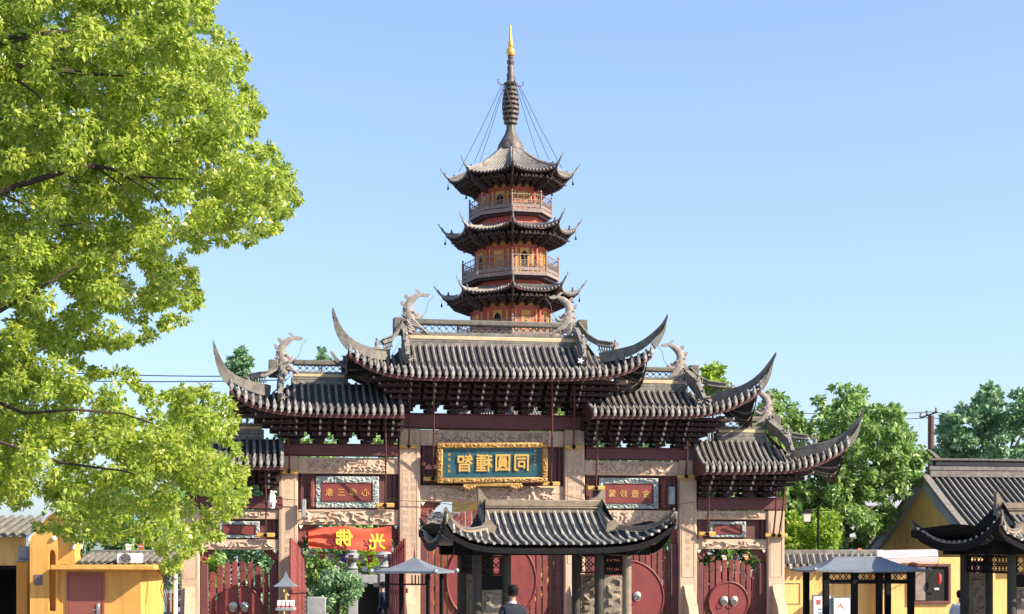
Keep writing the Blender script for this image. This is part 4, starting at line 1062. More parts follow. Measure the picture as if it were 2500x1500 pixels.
hip_roof(bur, 1.25, 1.1, .04, CH + (HY - 1394) / k30, CH + (HY - 1361) / k30, M['sheet'], .0)
for sx in (-.42, .42):
    for sy in (-.36, .36): MB().bbox(sx - .035, sx + .035, sy - .035, sy + .035, .0, CH + (HY - 1396) / k30, .008).build('post', M['iron'], bur)
b = MB()
for k in range(5): b.box(.08 + .07 * k, .10 + .07 * k, -.37, -.35, 2.16, 2.32)
b.box(-.42, .42, -.37, -.35, 2.13, 2.16); b.build('fret_rail', M['iron'], bur)
MB().lathe([(.02, 0), (.012, .1), (.001, .26)], 6, (0, 0, CH + (HY - 1361) / k30)).build('spike', M['wood'], bur)
MB().bbox(-.5, .5, -.42, .42, .3, .95, .03).build('burner_trough', M['iron'], bur)
for sx in (-.4, .4): MB().bbox(sx - .05, sx + .05, -.3, .3, 0, .298, .01).build('trough_foot', M['iron'], bur)
for k in range(14):
    MB().tube([(-.4 + .06 * k, -.1 + .02 * (k % 3), .952), (-.4 + .06 * k + .01, -.1, 1.25 + .05 * (k % 4))], .006, 4).build('incense_stick', M['redcloth'], bur)
# small concave cap on a post with white candle boxes below
lan = thing('candle_stand', 'small pale blue concave metal cap on a post above white candle boxes', 'candle stand', W(698, HY, 33) - Vector((0, 0, CH)), 0)
k33 = FX / 33
b = MB(); z0 = CH + (HY - 1430) / k33
b.lathe([(.32, -.02), (.31, .0), (.17, .07), (.07, .17), (.015, .28), (.001, .3)], 4, (0, 0, z0)); b.build('roof_cap', M['sheet'], lan, rz=R(0))
MB().bbox(-.02, .02, -.02, .02, 0, z0 + .01, .004).build('post', M['clamp'], lan)
MB().bbox(-.2, .2, -.15, .15, CH + (HY - 1484) / k33 - .06, CH + (HY - 1484) / k33, .01).build('tray', M['greystone'], lan)
for k in range(4): 
    MB().bbox(-.17 + .09 * k, -.10 + .09 * k, -.12, .1, CH + (HY - 1484) / k33 + .004, CH + (HY - 1466) / k33, .008).build('candle_box', M['white'], lan)
    MB().box(-.171 + .09 * k, -.099 + .09 * k, -.122, .0, CH + (HY - 1484) / k33 + .02, CH + (HY - 1480) / k33 + .01).build('red_band', M['redcloth'], lan)
# four post canopy at the right before the yellow wall
KZ = 38.0; kk = FX / KZ
can = thing('canopy_shelter', 'long grey sheet metal canopy on dark posts before the low yellow wall', 'canopy', W(2096, HY, KZ) - Vector((0, 0, CH)), R(6))
hip_roof(can, 2.75, 2.0, 1.15, CH + (HY - 1392) / kk, CH + (HY - 1360) / kk, M['sheet'], .03)
MB().bbox(-.57, .57, -.03, .03, CH + (HY - 1361) / kk - .02, CH + (HY - 1361) / kk + .02, .008).build('ridge_bar', M['sheet'], can)
zt = CH + (HY - 1396) / kk
for px in (1989, 2059, 2120, 2198):
    x = (px - 2096) / kk
    for y in ((-.8,) if px in (2059, 2120) else (-.8, .8)): MB().bbox(x - .07, x + .07, y - .07, y + .07, 0, zt, .01).build('post', M['iron'], can)
b = MB(); 
for xa, xb in ((1995, 2053), (2066, 2113), (2128, 2192)):
    lattice(b, (xa - 2096) / kk, (xb - 2096) / kk, zt - .2, zt - .02, None, -.8)
b.build('fret_frieze', M['iron'], can, smooth=False)
MB().bbox(-1.1, 1.1, -.84, -.76, zt - .28, zt - .21, .01).build('tie_rail', M['iron'], can)
MB().bbox(-1.0, 1.0, -.6, .6, .35, .95, .03).build('burner_trough', M['iron'], can)

# ================================================================ yellow wall with tile coping at the right
wallR = thing('yellow_wall', 'low ochre yellow wall with grey tiled coping right of the gateway', 'wall', (GF.ox, GF.oy, 0), GF.t)
yw = 1.2
xa = G.x(1898, yw); xb = G.x(2160, yw); zt_ = G.z(1990, 1382, yw)
MB().bbox(xa, xb, yw, yw + .35, 0, zt_, .01).build('wall_body', M['oyellow'], wallR)
zc0 = G.z(1990, 1352, yw)
MB().grid([[(x, yw + .175 + s_ * w, zt_ + .0 + (zc0 - zt_) * (1 - t)) for s_, w, t in ((-1, .42, 1), (-1, .1, .1), (1, .1, .1), (1, .42, 1))] for x in (xa, xb)], False).build('coping_bed', M['pan'], wallR)
MB().bbox(xa, xb, yw + .07, yw + .28, zc0 - .06, zc0 + .12, .02).build('coping_ridge', M['ridge'], wallR)
n = int((xb - xa) / .21)
for i in range(n):
    x = xa + .1 + .21 * i
    MB().tube([(x, yw + .1, zc0 - .02), (x, yw - .1, zt_ + .09), (x, yw - .27, zt_ + .02)], .06, 6).build('coping_tile', M['rib'], wallR)
    MB().ball((x, yw - .29, zt_ + .0), .07, 6, sy=.4).build('coping_tile_end', M['drip'], wallR)
b = MB(); px0, px1, q0, q1 = 1912, 1953, 1424, 1476
for r_ in ((px0, px1, q0, q0 + 2), (px0, px1, q1 - 2, q1), (px0, px0 + 2, q0, q1), (px1 - 2, px1, q0, q1)):
    b.box(G.x(r_[0], yw), G.x(r_[1], yw), yw - .012, yw - .001, G.z(px0, r_[3], yw), G.z(px0, r_[2], yw))
b.build('hatch_frame', M['cap'], wallR)
# notice boards
for (xa_, xb_, ya_, yb_, kind) in ((1984, 2031, 1455, 1499, 0), (2034, 2077, 1460, 1499, 1)):
    Zb = 42.0; kb = FX / Zb; c = W((xa_ + xb_) / 2, HY, Zb); zt = CH + (HY - ya_) / kb; w = (xb_ - xa_) / kb
    nb = thing('notice_board', 'white notice board with two red characters and blue print on the yellow wall' if kind == 0 else 'grey notice board with one red character, right of the white notice board', 'notice board', (c.x, Zb, 0), GF.t)
    MB().bbox(-w / 2, w / 2, -.03, .03, zt - .75, zt, .008).build('board', M['notice'] if kind == 0 else M['white'], nb)
    fr = MB()
    for q in ((-w / 2 - .02, w / 2 + .02, zt, zt + .025), (-w / 2 - .02, w / 2 + .02, zt - .775, zt - .75), (-w / 2 - .025, -w / 2, zt - .75, zt), (w / 2, w / 2 + .025, zt - .75, zt)): fr.box(q[0], q[1], -.04, .04, q[2], q[3])
    fr.build('board_frame', M['silver'], nb)
    for sx in (-1, 1): MB().bbox(sx * (w / 2 - .05) - .02, sx * (w / 2 - .05) + .02, -.02, .02, 0, zt - .78, .004).build('board_leg', M['silver'], nb)
    if kind == 0:
        for k, ch in enumerate('香花'): lettering(ch, .14, (-.12 + .2 * k, -.034, zt - .17), nb, M['noticered'], 'red_character', .002, bold=.004)
        for k in range(2): lettering('Temple', .07, (-.03, -.034, zt - .36 - .1 * k), nb, M['noticeblue'], 'blue_print', .001)
    else: lettering('入', .2, (-.05, -.034, zt - .2), nb, M['noticered'], 'red_character', .002, bold=.004)

# ================================================================ gabled hall at the right
HF = Frame(0, 60, 10.0)
hall = thing('gabled_hall', 'ochre yellow gabled temple hall with grey tiled roof at the right edge', 'hall', (HF.ox, HF.oy, 0), HF.t)
# gable plane: x local so that px 2255 at mid depth
def lx(px, yl): return HF.x(px, yl)
hx = lx(2258, 0); hd = 5.0
zr = HF.z(2258, 1166, 0); zeB = HF.z(2118, 1338, hd); zeF = zeB - .1
L_ = 16
MB().prism([(-hd, 0), (hd, 0), (hd, zeB - .05), (0, zr - .25), (-hd, zeF - .05)], hx, hx + .4, Matrix.Rotation(R(90), 4, 'Z') @ Matrix.Diagonal((1, -1, 1, 1))).build('gable_wall', M['oyellow'], hall)
# front wall
MB().box(hx + .402, hx + L_, -hd + .2, -hd + .6, 0, zeF + .1).build('front_wall', M['oyellow'], hall)
for sgn, ze in ((-1, zeF), (1, zeB)):
    P = []
    for i in range(2):
        row = []
        for v in range(9):
            t = v / 8; row.append((hx - .15 + (L_ + .15) * i, sgn * (hd + .5) * t, zr + .05 - (zr - ze + .22) * t - .12 * math.sin(math.pi * t)))
        P.append(row)
    MB().grid(P, sgn < 0).build('tile_bed', M['pan'], hall)
    if sgn < 0:
        row = P[0]
        n = int(L_ / .26)
        for i in range(n):
            x = hx + .12 + .26 * i
            MB().tube([(x, p[1], p[2] + .03) for p in row[::2]], .065, 5).build('tile_row', M['rib'], hall)
    # grey verge trim following the gable
    vp = [Vector((hx, p[1], p[2])) for p in P[0]]
    MB().sweep([p + Vector((-.08, 0, -.42)) for p in vp], .16, .46, side=(1, 0, 0)).build('verge_trim', M['trimgrey'], hall)
    MB().sweep([p + Vector((-.06, 0, .03)) for p in vp], .34, .12, side=(1, 0, 0)).build('verge_tiles', M['rib'], hall)
for za, zb, w, m in ((1166, 1150, .5, 'ridge'), (1149, 1139, .36, 'ridge'), (1138, 1126, .22, 'pan'), (1125, 1119, .34, 'cap')):
    MB().bbox(hx + .1 + (0 if w > .3 else .3), hx + L_, -w / 2, w / 2, HF.z(2262, za, 0), HF.z(2262, zb, 0), .02).build('ridge_course', M[m], hall)
pts = [HF.p(px, py, 0) for px, py in ((2300, 1130), (2290, 1122), (2282, 1112), (2270, 1100), (2262, 1094))]
MB().sweep([p - Vector((0, 0, .1)) for p in pts], .22, [.16, .16, .14, .1, .06]).build('ridge_horn', M['cap'], hall)
# windows in the gable side and lean-to awning
MB().prism([(-5.05, 0), (-3.2, 0), (-3.2, 2.6), (-5.05, 2.6)], hx - .4, hx - .002, Matrix.Rotation(R(90), 4, 'Z') @ Matrix.Diagonal((1, -1, 1, 1))).build('corner_pier', M['oyellow'], hall)
# windows face the viewer on a yellow block in front of the gable
FB = Frame(0, 46, 10.0)
kio = thing('yellow_annex', 'ochre yellow annex with dark framed windows behind the right incense pavilion', 'building', (FB.ox, FB.oy, 0), FB.t)
xk0 = FB.x(2137, 0); xk1 = FB.x(2430, 0)
MB().bbox(xk0, xk1, 0, 2.4, 0, FB.z(2300, 1362, 0), .01).build('wall_body', M['oyellow'], kio)
for px0, px1, y0_, y1_ in ((2225, 2312, 1384, 1468), (2372, 2402, 1376, 1468)):
    xa_, xb_ = FB.x(px0), FB.x(px1); za_, zb_ = FB.z(px0, y1_), FB.z(px0, y0_)
    MB().box(xa_, xb_, -.02, -.003, za_, zb_).build('window_shade_sheet', M['black'], kio)  # black sheet on the solid wall, painted shade of the room inside
    fr = MB(); t = .09
    for q in ((xa_ - t, xb_ + t, zb_, zb_ + t), (xa_ - t, xb_ + t, za_ - t, za_), (xa_ - t, xa_, za_, zb_), (xb_, xb_ + t, za_, zb_)): fr.bbox(q[0], q[1], -.09, -.003, q[2], q[3], .01)
    fr.build('window_frame', M['wood'], kio)
    MB().bbox(xa_ + .1, xa_ + .1 + (xb_ - xa_) * .28, -.07, -.022, za_ + .02, zb_ - .02, .01).build('wood_shutter', M['pwood'], kio)
aw = thing('awning', 'sagging pink cloth awning over the annex window beside the right pavilion', 'awning', (FB.ox, FB.oy, 0), FB.t)
P = []
for i in range(13):
    t = i / 12; px = 2142 + (2290 - 2142) * t
    row = []
    for v in range(5):
        a = FB.p(px, 1352 - 3 * t, -.05); a.z += .1; c = FB.p(px, 1364 - 8 * t + 2 * math.sin(t * 9), -1.1); row.append(a.lerp(c, v / 4))
    c = row[-1]; row.append(c + Vector((0, -.02, -.10))); row.append(c + Vector((0, 0, -.20 - .02 * math.sin(t * 40)))); P.append(row)
MB().grid(P, True).build('awning_cloth', M['awning'], aw)
MB().tube([P[0][4], P[-1][4]], .02, 5).build('front_bar', M['silver'], aw)
for q in (P[0], P[-1]): MB().tube([q[0] - Vector((0, 0, .5)), q[4]], .015, 5).build('support_arm', M['silver'], aw)
ln = thing('red_hanging', 'small red cloth hanging with a white tag in the dark annex window', 'hanging', (FB.ox, FB.oy, 0), FB.t)
p = FB.p(2293, 1401, -.25)
MB().lathe([(.03, 0), (.07, -.06), (.075, -.2), (.04, -.3), (.02, -.34)], 10, p).build('cloth_bundle', M['redcloth'], ln)
MB().tube([p, p + Vector((0, .15, .15))], .008, 4).build('cord', M['cable'], ln)
p = FB.p(2287, 1438, -.14); MB().box(p.x - .07, p.x + .07, p.y, p.y + .01, p.z - .03, p.z + .03).build('white_tag', M['white'], ln)

# ================================================================ yellow annex at the left
AF = Frame(0, 36, 0.0)
k = FX / 36
def ax(px, y=0.): return (px - CX) / FX * (36 + y)
def az(py, y=0.): return CH + (HY - py) / FX * (36 + y)
an = thing('yellow_annex', 'bright yellow annex with brown steel door and projecting cornice left of the gateway', 'building', (0, 36, 0))
x0, x1 = ax(146), ax(343); zc1 = az(1391)
MB().box(x0, x1, 0, 2.35, 0, zc1 - .002).build('wall_body', M['yellow'], an)
MB().bbox(x0 - .1, x1 + .42, -.42, 2.7, zc1, az(1379), .015).build('cornice', M['yellow'], an)
dx0, dx1 = ax(168, 0), ax(250, 0)
fr = MB(); t = .05
for q in ((dx0 - t, dx1 + t, az(1403), az(1403) + t), (dx0 - t, dx0, 0, az(1403)), (dx1, dx1 + t, 0, az(1403))): fr.box(q[0], q[1], -.03, -.002, q[2], q[3])
fr.build('door_frame', M['browndoor'], an)
dr = MB().bbox(dx0 + .004, dx1 - .004, -.022, -.002, .02, az(1403) - .004, .006).build('steel_door', M['browndoor'], an)
b = MB(); hz = az(1488); b.bbox(dx1 - .13, dx1 - .06, -.045, -.023, hz - .12, hz + .14, .006); b.tube([(dx1 - .09, -.045, hz), (dx1 - .09, -.08, hz), (dx1 - .22, -.08, hz - .02)], .012, 6); b.build('handle', M['silver'], dr)
# tiles behind the cornice
for i in range(13):
    x = ax(196) + i * .15 * 1.08
    MB().tube([(x, -.05, az(1376) + .02), (x, .5, az(1362)), (x, 1.1, az(1352))], .055, 6).build('roof_tile_row', M['cap'], an)
MB().grid([[(x, -.1, az(1378) + .02), (x, 1.3, az(1350) + .0)] for x in (ax(190), ax(384))]).build('tile_bed', M['pan'], an)
MB().bbox(ax(190), ax(384), 1.1, 1.4, az(1356), az(1343), .03).build('ridge', M['ridge'], an)
acx0, acx1 = ax(291, -.1), ax(348, -.1)
ac = thing('air_conditioner', 'white outdoor air conditioner unit standing on the yellow annex cornice', 'air conditioner', (0, 36, 0))
za_ = az(1379) + .01; zb_ = az(1352)
MB().bbox(acx0, acx1, -.32, -.04, za_ + .03, zb_, .015).build('casing', M['white'], ac)
cxx = acx0 + .2; czz = (za_ + zb_) / 2 + .01
MB().tube([(cxx + .125 * math.cos(a * .314), -.325, czz + .105 * math.sin(a * .314)) for a in range(21)], .012, 5).build('fan_guard_ring', M['silver'], ac)
o = MB().lathe([(.115, 0), (.115, .004), (.001, .004)], 20).build('fan_opening', M['plate'], ac, (cxx, -.323, czz)); o.rotation_euler.x = R(90); o.scale.y = .85
b = MB()
for q in range(5): b.tube([(cxx, -.33, czz), (cxx + .11 * math.cos(q * 1.257), -.33, czz + .095 * math.sin(q * 1.257))], .012, 4)
b.build('fan_blades', M['silver'], ac)
for xx in (acx0 + .08, acx1 - .08): MB().box(xx - .03, xx + .03, -.3, -.06, za_, za_ + .029).build('foot', M['silver'], ac)
# tall gable pier with niche
gp = thing('gable_pier', 'tall yellow gable wall with arched niche and small grey plate at the far left', 'wall', (0, 36, 0))
def prof(pts, y0, y1, hole=None): return MB().prism([(ax(a), az(b)) for a, b in pts], y0, y1)
# niche: build the wall from pieces round the arched recess
nl, nr, nt_, nb_ = 121, 138, 1341, 1492
L0 = [(75, 1600), (nl, 1600), (nl, 1300), (nl, 1262), (100, 1282), (94, 1296), (78, 1312), (75, 1322)]
MB().prism([(ax(a), az(b)) for a, b in L0][::-1], -.06, .5).build('wall_body', M['yellow'], gp)
MB().prism([(ax(a), az(b)) for a, b in [(nr + .0, 1600), (143, 1600), (143, 1250), (nr, 1256)]][::-1], -.06, .5).build('wall_body', M['yellow'], gp)
arch = [(nl, 1256), (nl, 1362)] + [((nl + nr) / 2 - 8.5 * math.cos(t), 1362 - 20 * math.sin(t)) for t in [math.pi * j / 8 for j in range(1, 8)]] + [(nr, 1362), (nr, 1256)]
MB().prism([(ax(a), az(b)) for a, b in arch][::-1], -.06, .5).build('niche_head', M['yellow'], gp)
MB().box(ax(nl), ax(nr), .14, .5, 0, az(1340)).build('niche_back', M['orange'], gp)
MB().box(ax(nl), ax(nr), -.06, .5, 0, az(nb_)).build('niche_sill', M['yellow'], gp)
MB().prism([(ax(a), az(b)) for a, b in [(143.5, 1500), (146, 1500), (147, 1378), (186, 1377), (182, 1350), (186, 1330), (184, 1300), (170, 1270), (143.5, 1250)]][::-1], -.03, .45).build('wall_wing', M['yellow'], gp)
tp = [(75, 1322), (78, 1311), (94, 1296), (101, 1282), (121, 1262), (143, 1248), (170, 1266), (184, 1290), (188, 1312), (184, 1340)]
MB().sweep([Vector((ax(a), .2, az(b))) for a, b in tp], .8, .07).build('white_coping', M['white'], gp)
MB().bbox(ax(83.5, -.06), ax(104, -.06), -.075, -.061, az(1429), az(1403), .003).build('grey_plate', M['plate'], gp)
MB().lathe([(.06, 0), (.055, .03), (.03, .055), (.001, .06)], 12).build('round_lamp', M['lampglass'], gp, (ax(132, -.06), -.061, az(1315))).rotation_euler.x = R(90)
# gate pier, lintel and dark passage at the far left
pz_ = thing('passage_wall', 'ochre wall with dark passage opening and tiled eave at the left edge', 'wall', (0, 37, 0))
def bx(px): return (px - CX) / FX * 37
def bz_(py): return CH + (HY - py) / FX * 37
MB().bbox(bx(48), bx(74.5), -.25, .4, 0, bz_(1372), .01).build('pier', M['orange'], pz_)
MB().bbox(bx(51), bx(73), -.22, .35, bz_(1366), bz_(1334), .02).build('pier_cap', M['greystone'], pz_)
MB().bbox(bx(47), bx(75), -.28, .42, bz_(1371), bz_(1366) - .003, .01).build('pier_moulding', M['greystone'], pz_)
MB().box(bx(-80), bx(50.8), .0, .4, bz_(1381), bz_(1310)).build('lintel_wall', M['oyellow'], pz_)
MB().box(bx(-80), bx(47.5), 2.0, 2.1, 0, bz_(1381) - .003).build('passage_back', M['black'], pz_)  # passage back, ceiling and side coloured black for the shade within
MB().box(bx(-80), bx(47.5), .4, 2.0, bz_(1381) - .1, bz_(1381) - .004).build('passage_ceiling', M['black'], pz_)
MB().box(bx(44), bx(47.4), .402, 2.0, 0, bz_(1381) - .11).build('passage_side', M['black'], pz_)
MB().box(bx(-90), bx(-80) - .01, 0, 2.1, 0, bz_(1310)).build('passage_jamb', M['oyellow'], pz_)
n = 9
for i in range(n):
    x = bx(-90) + i * .225
    MB().tube([(x, -.45, bz_(1308)), (x + .1, .0, bz_(1292)), (x + .25, .8, bz_(1262))], .07, 6).build('eave_tile_row', M['cap'], pz_)
MB().grid([[(x + (.25 if j else 0), (-.42, .8)[j], bz_((1309, 1264)[j])) for j in (0, 1)] for x in (bx(-95), bx(70))]).build('tile_bed', M['pan'], pz_)
# pipes between annex and gateway
for px, r, m, lab in ((428, .055, 'white', 'white plastic downpipe between the yellow annex and the gateway'), (412, .035, 'redlac', 'red painted pipe beside the white downpipe'), (421, .02, 'redlac', 'thin red pipe between white and red pipes')):
    p = W(px, HY, 38.5); zt = CH + (HY - (1396 if m == 'white' else 1448)) / FX * 38.5
    o = thing('pipe', lab, 'pipe', (p.x, 38.5, 0)); MB().tube([(0, 0, 0), (0, 0, zt)], r, 10).build('tube', M[m], o)
    for zz in (zt * .5, zt * .92): MB().lathe([(r * 1.25, -.03), (r * 1.25, .03)], 10, (0, 0, zz)).build('pipe_clip', M['silver'], o)
b = MB()
for kx in range(4):
    b.tube([W(386 + kx * 6, 1392, 36.6), W(400 + kx * 4, 1412 + kx * 5, 36.4), W(392 + kx * 6, 1440, 36.3), W(404 + kx * 3, 1475, 36.4), W(410 + kx * 3, 1540, 36.4)], .012, 4)
tag(b.build('cable_bundle', M['cable']), 'tangle of thin dark cables hanging at the corner of the yellow annex', 'cable')
# ================================================================ trees
def inside(poly, x, y):
    c = False; n = len(poly); j = n - 1
    for i in range(n):
        xi, yi = poly[i]; xj, yj = poly[j]
        if (yi > y) != (yj > y) and x < (xj - xi) * (y - yi) / (yj - yi) + xi: c = not c
        j = i
    return c
def leaf_cloud(name, centers, radii, per, size, m, parent, flat=.75, droop=.3, aspect=.5, kind='stuff', jit=.35):
    """many small folded leaves spread through clumps; centres/radii in metres"""
    C_ = np.array([tuple(c) for c in centers]); Rd = np.array(radii); n = len(C_)
    cnt = np.maximum(6, (per * (Rd / Rd.mean()) ** 2).astype(int)); idx = np.repeat(np.arange(n), cnt); N = len(idx)
    d = rng.normal(size=(N, 3)); d /= np.linalg.norm(d, axis=1)[:, None]
    rr = rng.uniform(.25, 1, N) ** .55
    p = C_[idx] + d * (rr * Rd[idx])[:, None] * np.array([1, 1, flat])
    a = d * .55 + rng.normal(size=(N, 3)) * .6; a[:, 2] -= droop; a /= np.linalg.norm(a, axis=1)[:, None]     # leaf axis
    u = rng.normal(size=(N, 3)) * .65 + d * .5 + np.array([0, 0, .55]); s = np.cross(a, u); s /= np.linalg.norm(s, axis=1)[:, None]
    nn = np.cross(s, a)
    L = size * rng.uniform(1 - jit, 1 + jit, N)[:, None]; Wd = L * aspect * .5
    v = np.empty((N, 4, 3)); v[:, 0] = p; v[:, 1] = p + a * L * .45 + s * Wd + nn * L * .08; v[:, 2] = p + a * L; v[:, 3] = p + a * L * .45 - s * Wd + nn * L * .08
    me = bpy.data.meshes.new(name); me.vertices.add(N * 4); me.vertices.foreach_set('co', v.ravel())
    me.loops.add(N * 4); me.loops.foreach_set('vertex_index', np.arange(N * 4, dtype=np.int32))
    me.polygons.add(N); me.polygons.foreach_set('loop_start', np.arange(0, N * 4, 4, dtype=np.int32))
    me.materials.append(m); me.update(calc_edges=True); me.validate()
    return link(name, me, parent, None, 0, kind)
def clumps(poly, n, rpx, Z, dz, holes=(), rj=.35, inset=.8):
    xs = [p[0] for p in poly]; ys = [p[1] for p in poly]; out = []; rad = []; t = 0
    while len(out) < n and t < n * 90:
        t += 1; x = random.uniform(min(xs), max(xs)); y = random.uniform(min(ys), max(ys))
        if not inside(poly, x, y): continue
        if any(((x - hx_) / rx) ** 2 + ((y - hy_) / ry) ** 2 < 1 and random.random() < pr for hx_, hy_, rx, ry, pr in holes): continue
        rr = rpx * inset
        if not all(inside(poly, x + rr * c_, y + rr * s_) for c_, s_ in ((1, 0), (-1, 0), (0, 1), (0, -1), (.7, .7), (-.7, .7), (.7, -.7), (-.7, -.7))): continue
        z = Z + random.uniform(-dz, dz); out.append(W(x, y, z)); rad.append(rpx * random.uniform(1 - rj, 1 + rj) / FX * z)
    return out, rad
def limb(b, pts, r0, r1):
    n = len(pts); b.tube(pts, [r0 + (r1 - r0) * i / (n - 1) for i in range(n)], 7)
def boughs(root, crown_pts, base, n, r, m):
    """limbs from the trunk to some of the clumps"""
    for i in range(n):
        c = random.choice(crown_pts); mid = base.lerp(c, .5) + Vector((random.uniform(-.3, .3), random.uniform(-.3, .3), .1 * (c - base).length))
        b = MB(); limb(b, [base.lerp(base.lerp(c, .5), .0), mid, c], r, r * .2); b.build('limb', m, root)

# the big camphor tree at the left, near the viewer
big = thing('camphor_tree', 'large bright yellow green camphor tree filling the left side above the yellow annex', 'tree', (0, 0, 0))
edge = [(-260, -220), (520, -220), (526, 0), (516, 60), (560, 105), (596, 140), (588, 190), (610, 225), (634, 262), (628, 320), (622, 380), (680, 388), (712, 430), (722, 480), (700, 540), (655, 566), (600, 590),
        (520, 585), (480, 600), (452, 640), (476, 690), (482, 745), (455, 775), (400, 790), (370, 815), (320, 830), (280, 862), (250, 838), (205, 850), (200, 900), (250, 925), (330, 925), (360, 985), (430, 965), (500, 955), (548, 985), (570, 1040), (560, 1080),
        (588, 1110), (600, 1180), (585, 1235), (520, 1270), (508, 1320), (458, 1350), (425, 1385), (392, 1322), (350, 1308), (285, 1308), (215, 1318), (185, 1318), (165, 1285), (100, 1280), (60, 1262), (-260, 1250)]
holes = [(400, 500, 60, 26, .8), (250, 455, 50, 18, .5), (60, 285, 40, 16, .5), (455, 330, 50, 18, .6), (215, 590, 60, 25, .5), (330, 640, 60, 20, .4), (150, 680, 50, 22, .5), (420, 640, 40, 30, .6), (240, 890, 60, 26, .75), (20, 470, 40, 20, .5), (280, 520, 60, 30, .5)]
C1, R1 = clumps(edge, 1150, 34, 17.0, 2.2, holes, .3, .95)
leaf_cloud('foliage', C1, R1, 240, .056, M['camphor'], big, flat=.8, droop=.45, aspect=.55, jit=.5)
# sprays on the outline
C1b = []; R1b = []
for i in range(2, len(edge) - 3):
    a_, b_ = Vector(edge[i]), Vector(edge[i + 1]); n = max(1, int((b_ - a_).length / 9))
    for k_ in range(n):
        p = a_.lerp(b_, (k_ + random.random()) / n) + Vector((random.gauss(-7, 10), random.gauss(-3, 9))); z = random.uniform(15.5, 18)
        C1b.append(W(p.x, p.y, z)); R1b.append(random.uniform(6, 15) / FX * z)
leaf_cloud('outer_sprays', C1b, R1b, 50, .056, M['camphor'], big, flat=.8, droop=.5, aspect=.48)
trunk_top = W(-520, 620, 17)
b = MB(); limb(b, [Vector((trunk_top.x - .5, 17, 0)), Vector((trunk_top.x - .3, 17, 2.5)), trunk_top, trunk_top + Vector((.3, 0, 2.5))], .42, .2); b.build('trunk', M['bark'], big)
for pts, r0, r1 in (
    ([(-520, 300), (-200, 150), (0, 97), (110, 82), (205, 70)], .10, .025), ([(-520, 330), (-200, 190), (0, 157), (110, 166), (210, 180), (300, 186)], .10, .028),
    ([(-100, 130), (80, 92), (150, 120), (260, 175)], .03, .01), ([(0, 105), (90, 140), (160, 165)], .018, .008), ([(-520, 620), (-200, 560), (40, 455), (180, 412), (235, 405), (290, 418), (345, 432), (450, 438)], .075, .022),
    ([(-500, 620), (-150, 520), (0, 470), (60, 500)], .07, .02), ([(235, 408), (300, 455), (335, 520)], .025, .008), ([(290, 420), (370, 470), (430, 545)], .022, .008), ([(345, 434), (400, 470), (430, 500)], .016, .006), ([(380, 436), (430, 470), (445, 530)], .014, .006),
    ([(0, 165), (90, 230), (150, 310), (190, 345)], .03, .01), ([(140, 175), (190, 215), (220, 260)], .016, .007), ([(-300, 330), (0, 290), (120, 315)], .04, .012), ([(-520, 700), (-200, 700), (0, 760), (120, 690), (200, 640)], .08, .012),
    ([(-520, 800), (-200, 900), (60, 1010), (180, 1000), (300, 1010), (420, 1050)], .05, .012), ([(-300, 900), (0, 1080), (150, 1130), (300, 1150), (450, 1190)], .04, .012), ([(100, 560), (200, 545), (240, 560)], .018, .01), ([(400, 350), (440, 345), (470, 330)], .018, .008)):
    b = MB(); limb(b, [W(px, py, 15.25 - .2 * (i % 2)) for i, (px, py) in enumerate(pts)], r0 * .55, r1 * .4); b.build('branch', M['bark'], big)

def tree(name, label, poly, n, rpx, Z, dz, per, size, m, trunk_px, holes=(), flat=.8, group=None, droop=.3, aspect=.6, nb=8, tr=.22):
    base = W(trunk_px, HY, Z); base.z = 0
    t = thing(name, label, 'tree', tuple(base), 0, group)
    C_, R_ = clumps(poly, n, rpx, Z, dz, holes, .55, .3)
    loc = [c - base for c in C_]
    leaf_cloud('crown', loc, R_, per, size, m, t, flat, droop, aspect)
    ys = [p[1] for p in poly]; top = CH + (HY - (min(ys) * .6 + max(ys) * .4)) / FX * Z
    b = MB(); limb(b, [Vector((0, 0, 0)), Vector((.1, 0, top * .4)), Vector((-.1, .1, top * .75)), Vector((0, 0, top))], tr, tr * .3); b.build('trunk', M['bark'], t)
    boughs(t, loc, Vector((0, 0, top * .55)), nb, tr * .35, M['bark'])
    return t
# broadleaf tree right of the gateway
tree('plane_tree', 'broad mid green plane tree between the gateway and the gabled hall', [(1905, 1360), (1880, 1180), (1900, 1090), (1905, 1000), (1935, 985), (1960, 1010), (1985, 1000), (1990, 960), (2020, 945), (2035, 925), (2060, 918), (2075, 945), (2100, 935), (2125, 950), (2120, 985), (2150, 1000), (2190, 985), (2215, 995), (2215, 1030), (2235, 1060),
     (2225, 1090), (2265, 1110), (2250, 1180), (2180, 1240), (2150, 1330), (2060, 1345), (2000, 1360)], 360, 16, 64, 3.5, 78, .23, M['mapleleaf'], 2060, [(2150, 1140, 40, 22, .6), (2010, 1020, 30, 14, .7), (2120, 1050, 30, 14, .5), (2200, 1220, 40, 20, .6)], tr=.28)
tree('fresh_green_tree', 'bright yellow green bush tree low behind the yellow wall by the street lamp', [(1900, 1350), (1905, 1250), (1960, 1260), (2010, 1240), (2050, 1262), (2045, 1345)], 40, 20, 58, 1.2, 130, .17, M['ltleaf'], 1980, tr=.1)
tree('ginkgo_tree', 'dark green conical tree rising behind the ridge of the gabled hall', [(2270, 1130), (2275, 1080), (2300, 1040), (2310, 1010), (2330, 985), (2355, 990), (2362, 952), (2378, 975), (2395, 950), (2412, 915), (2428, 950), (2455, 985), (2490, 955), (2560, 960), (2600, 1130)], 170, 16, 80, 4, 80, .27, M['dkleaf'], 2430, flat=.5, droop=.0, tr=.3)
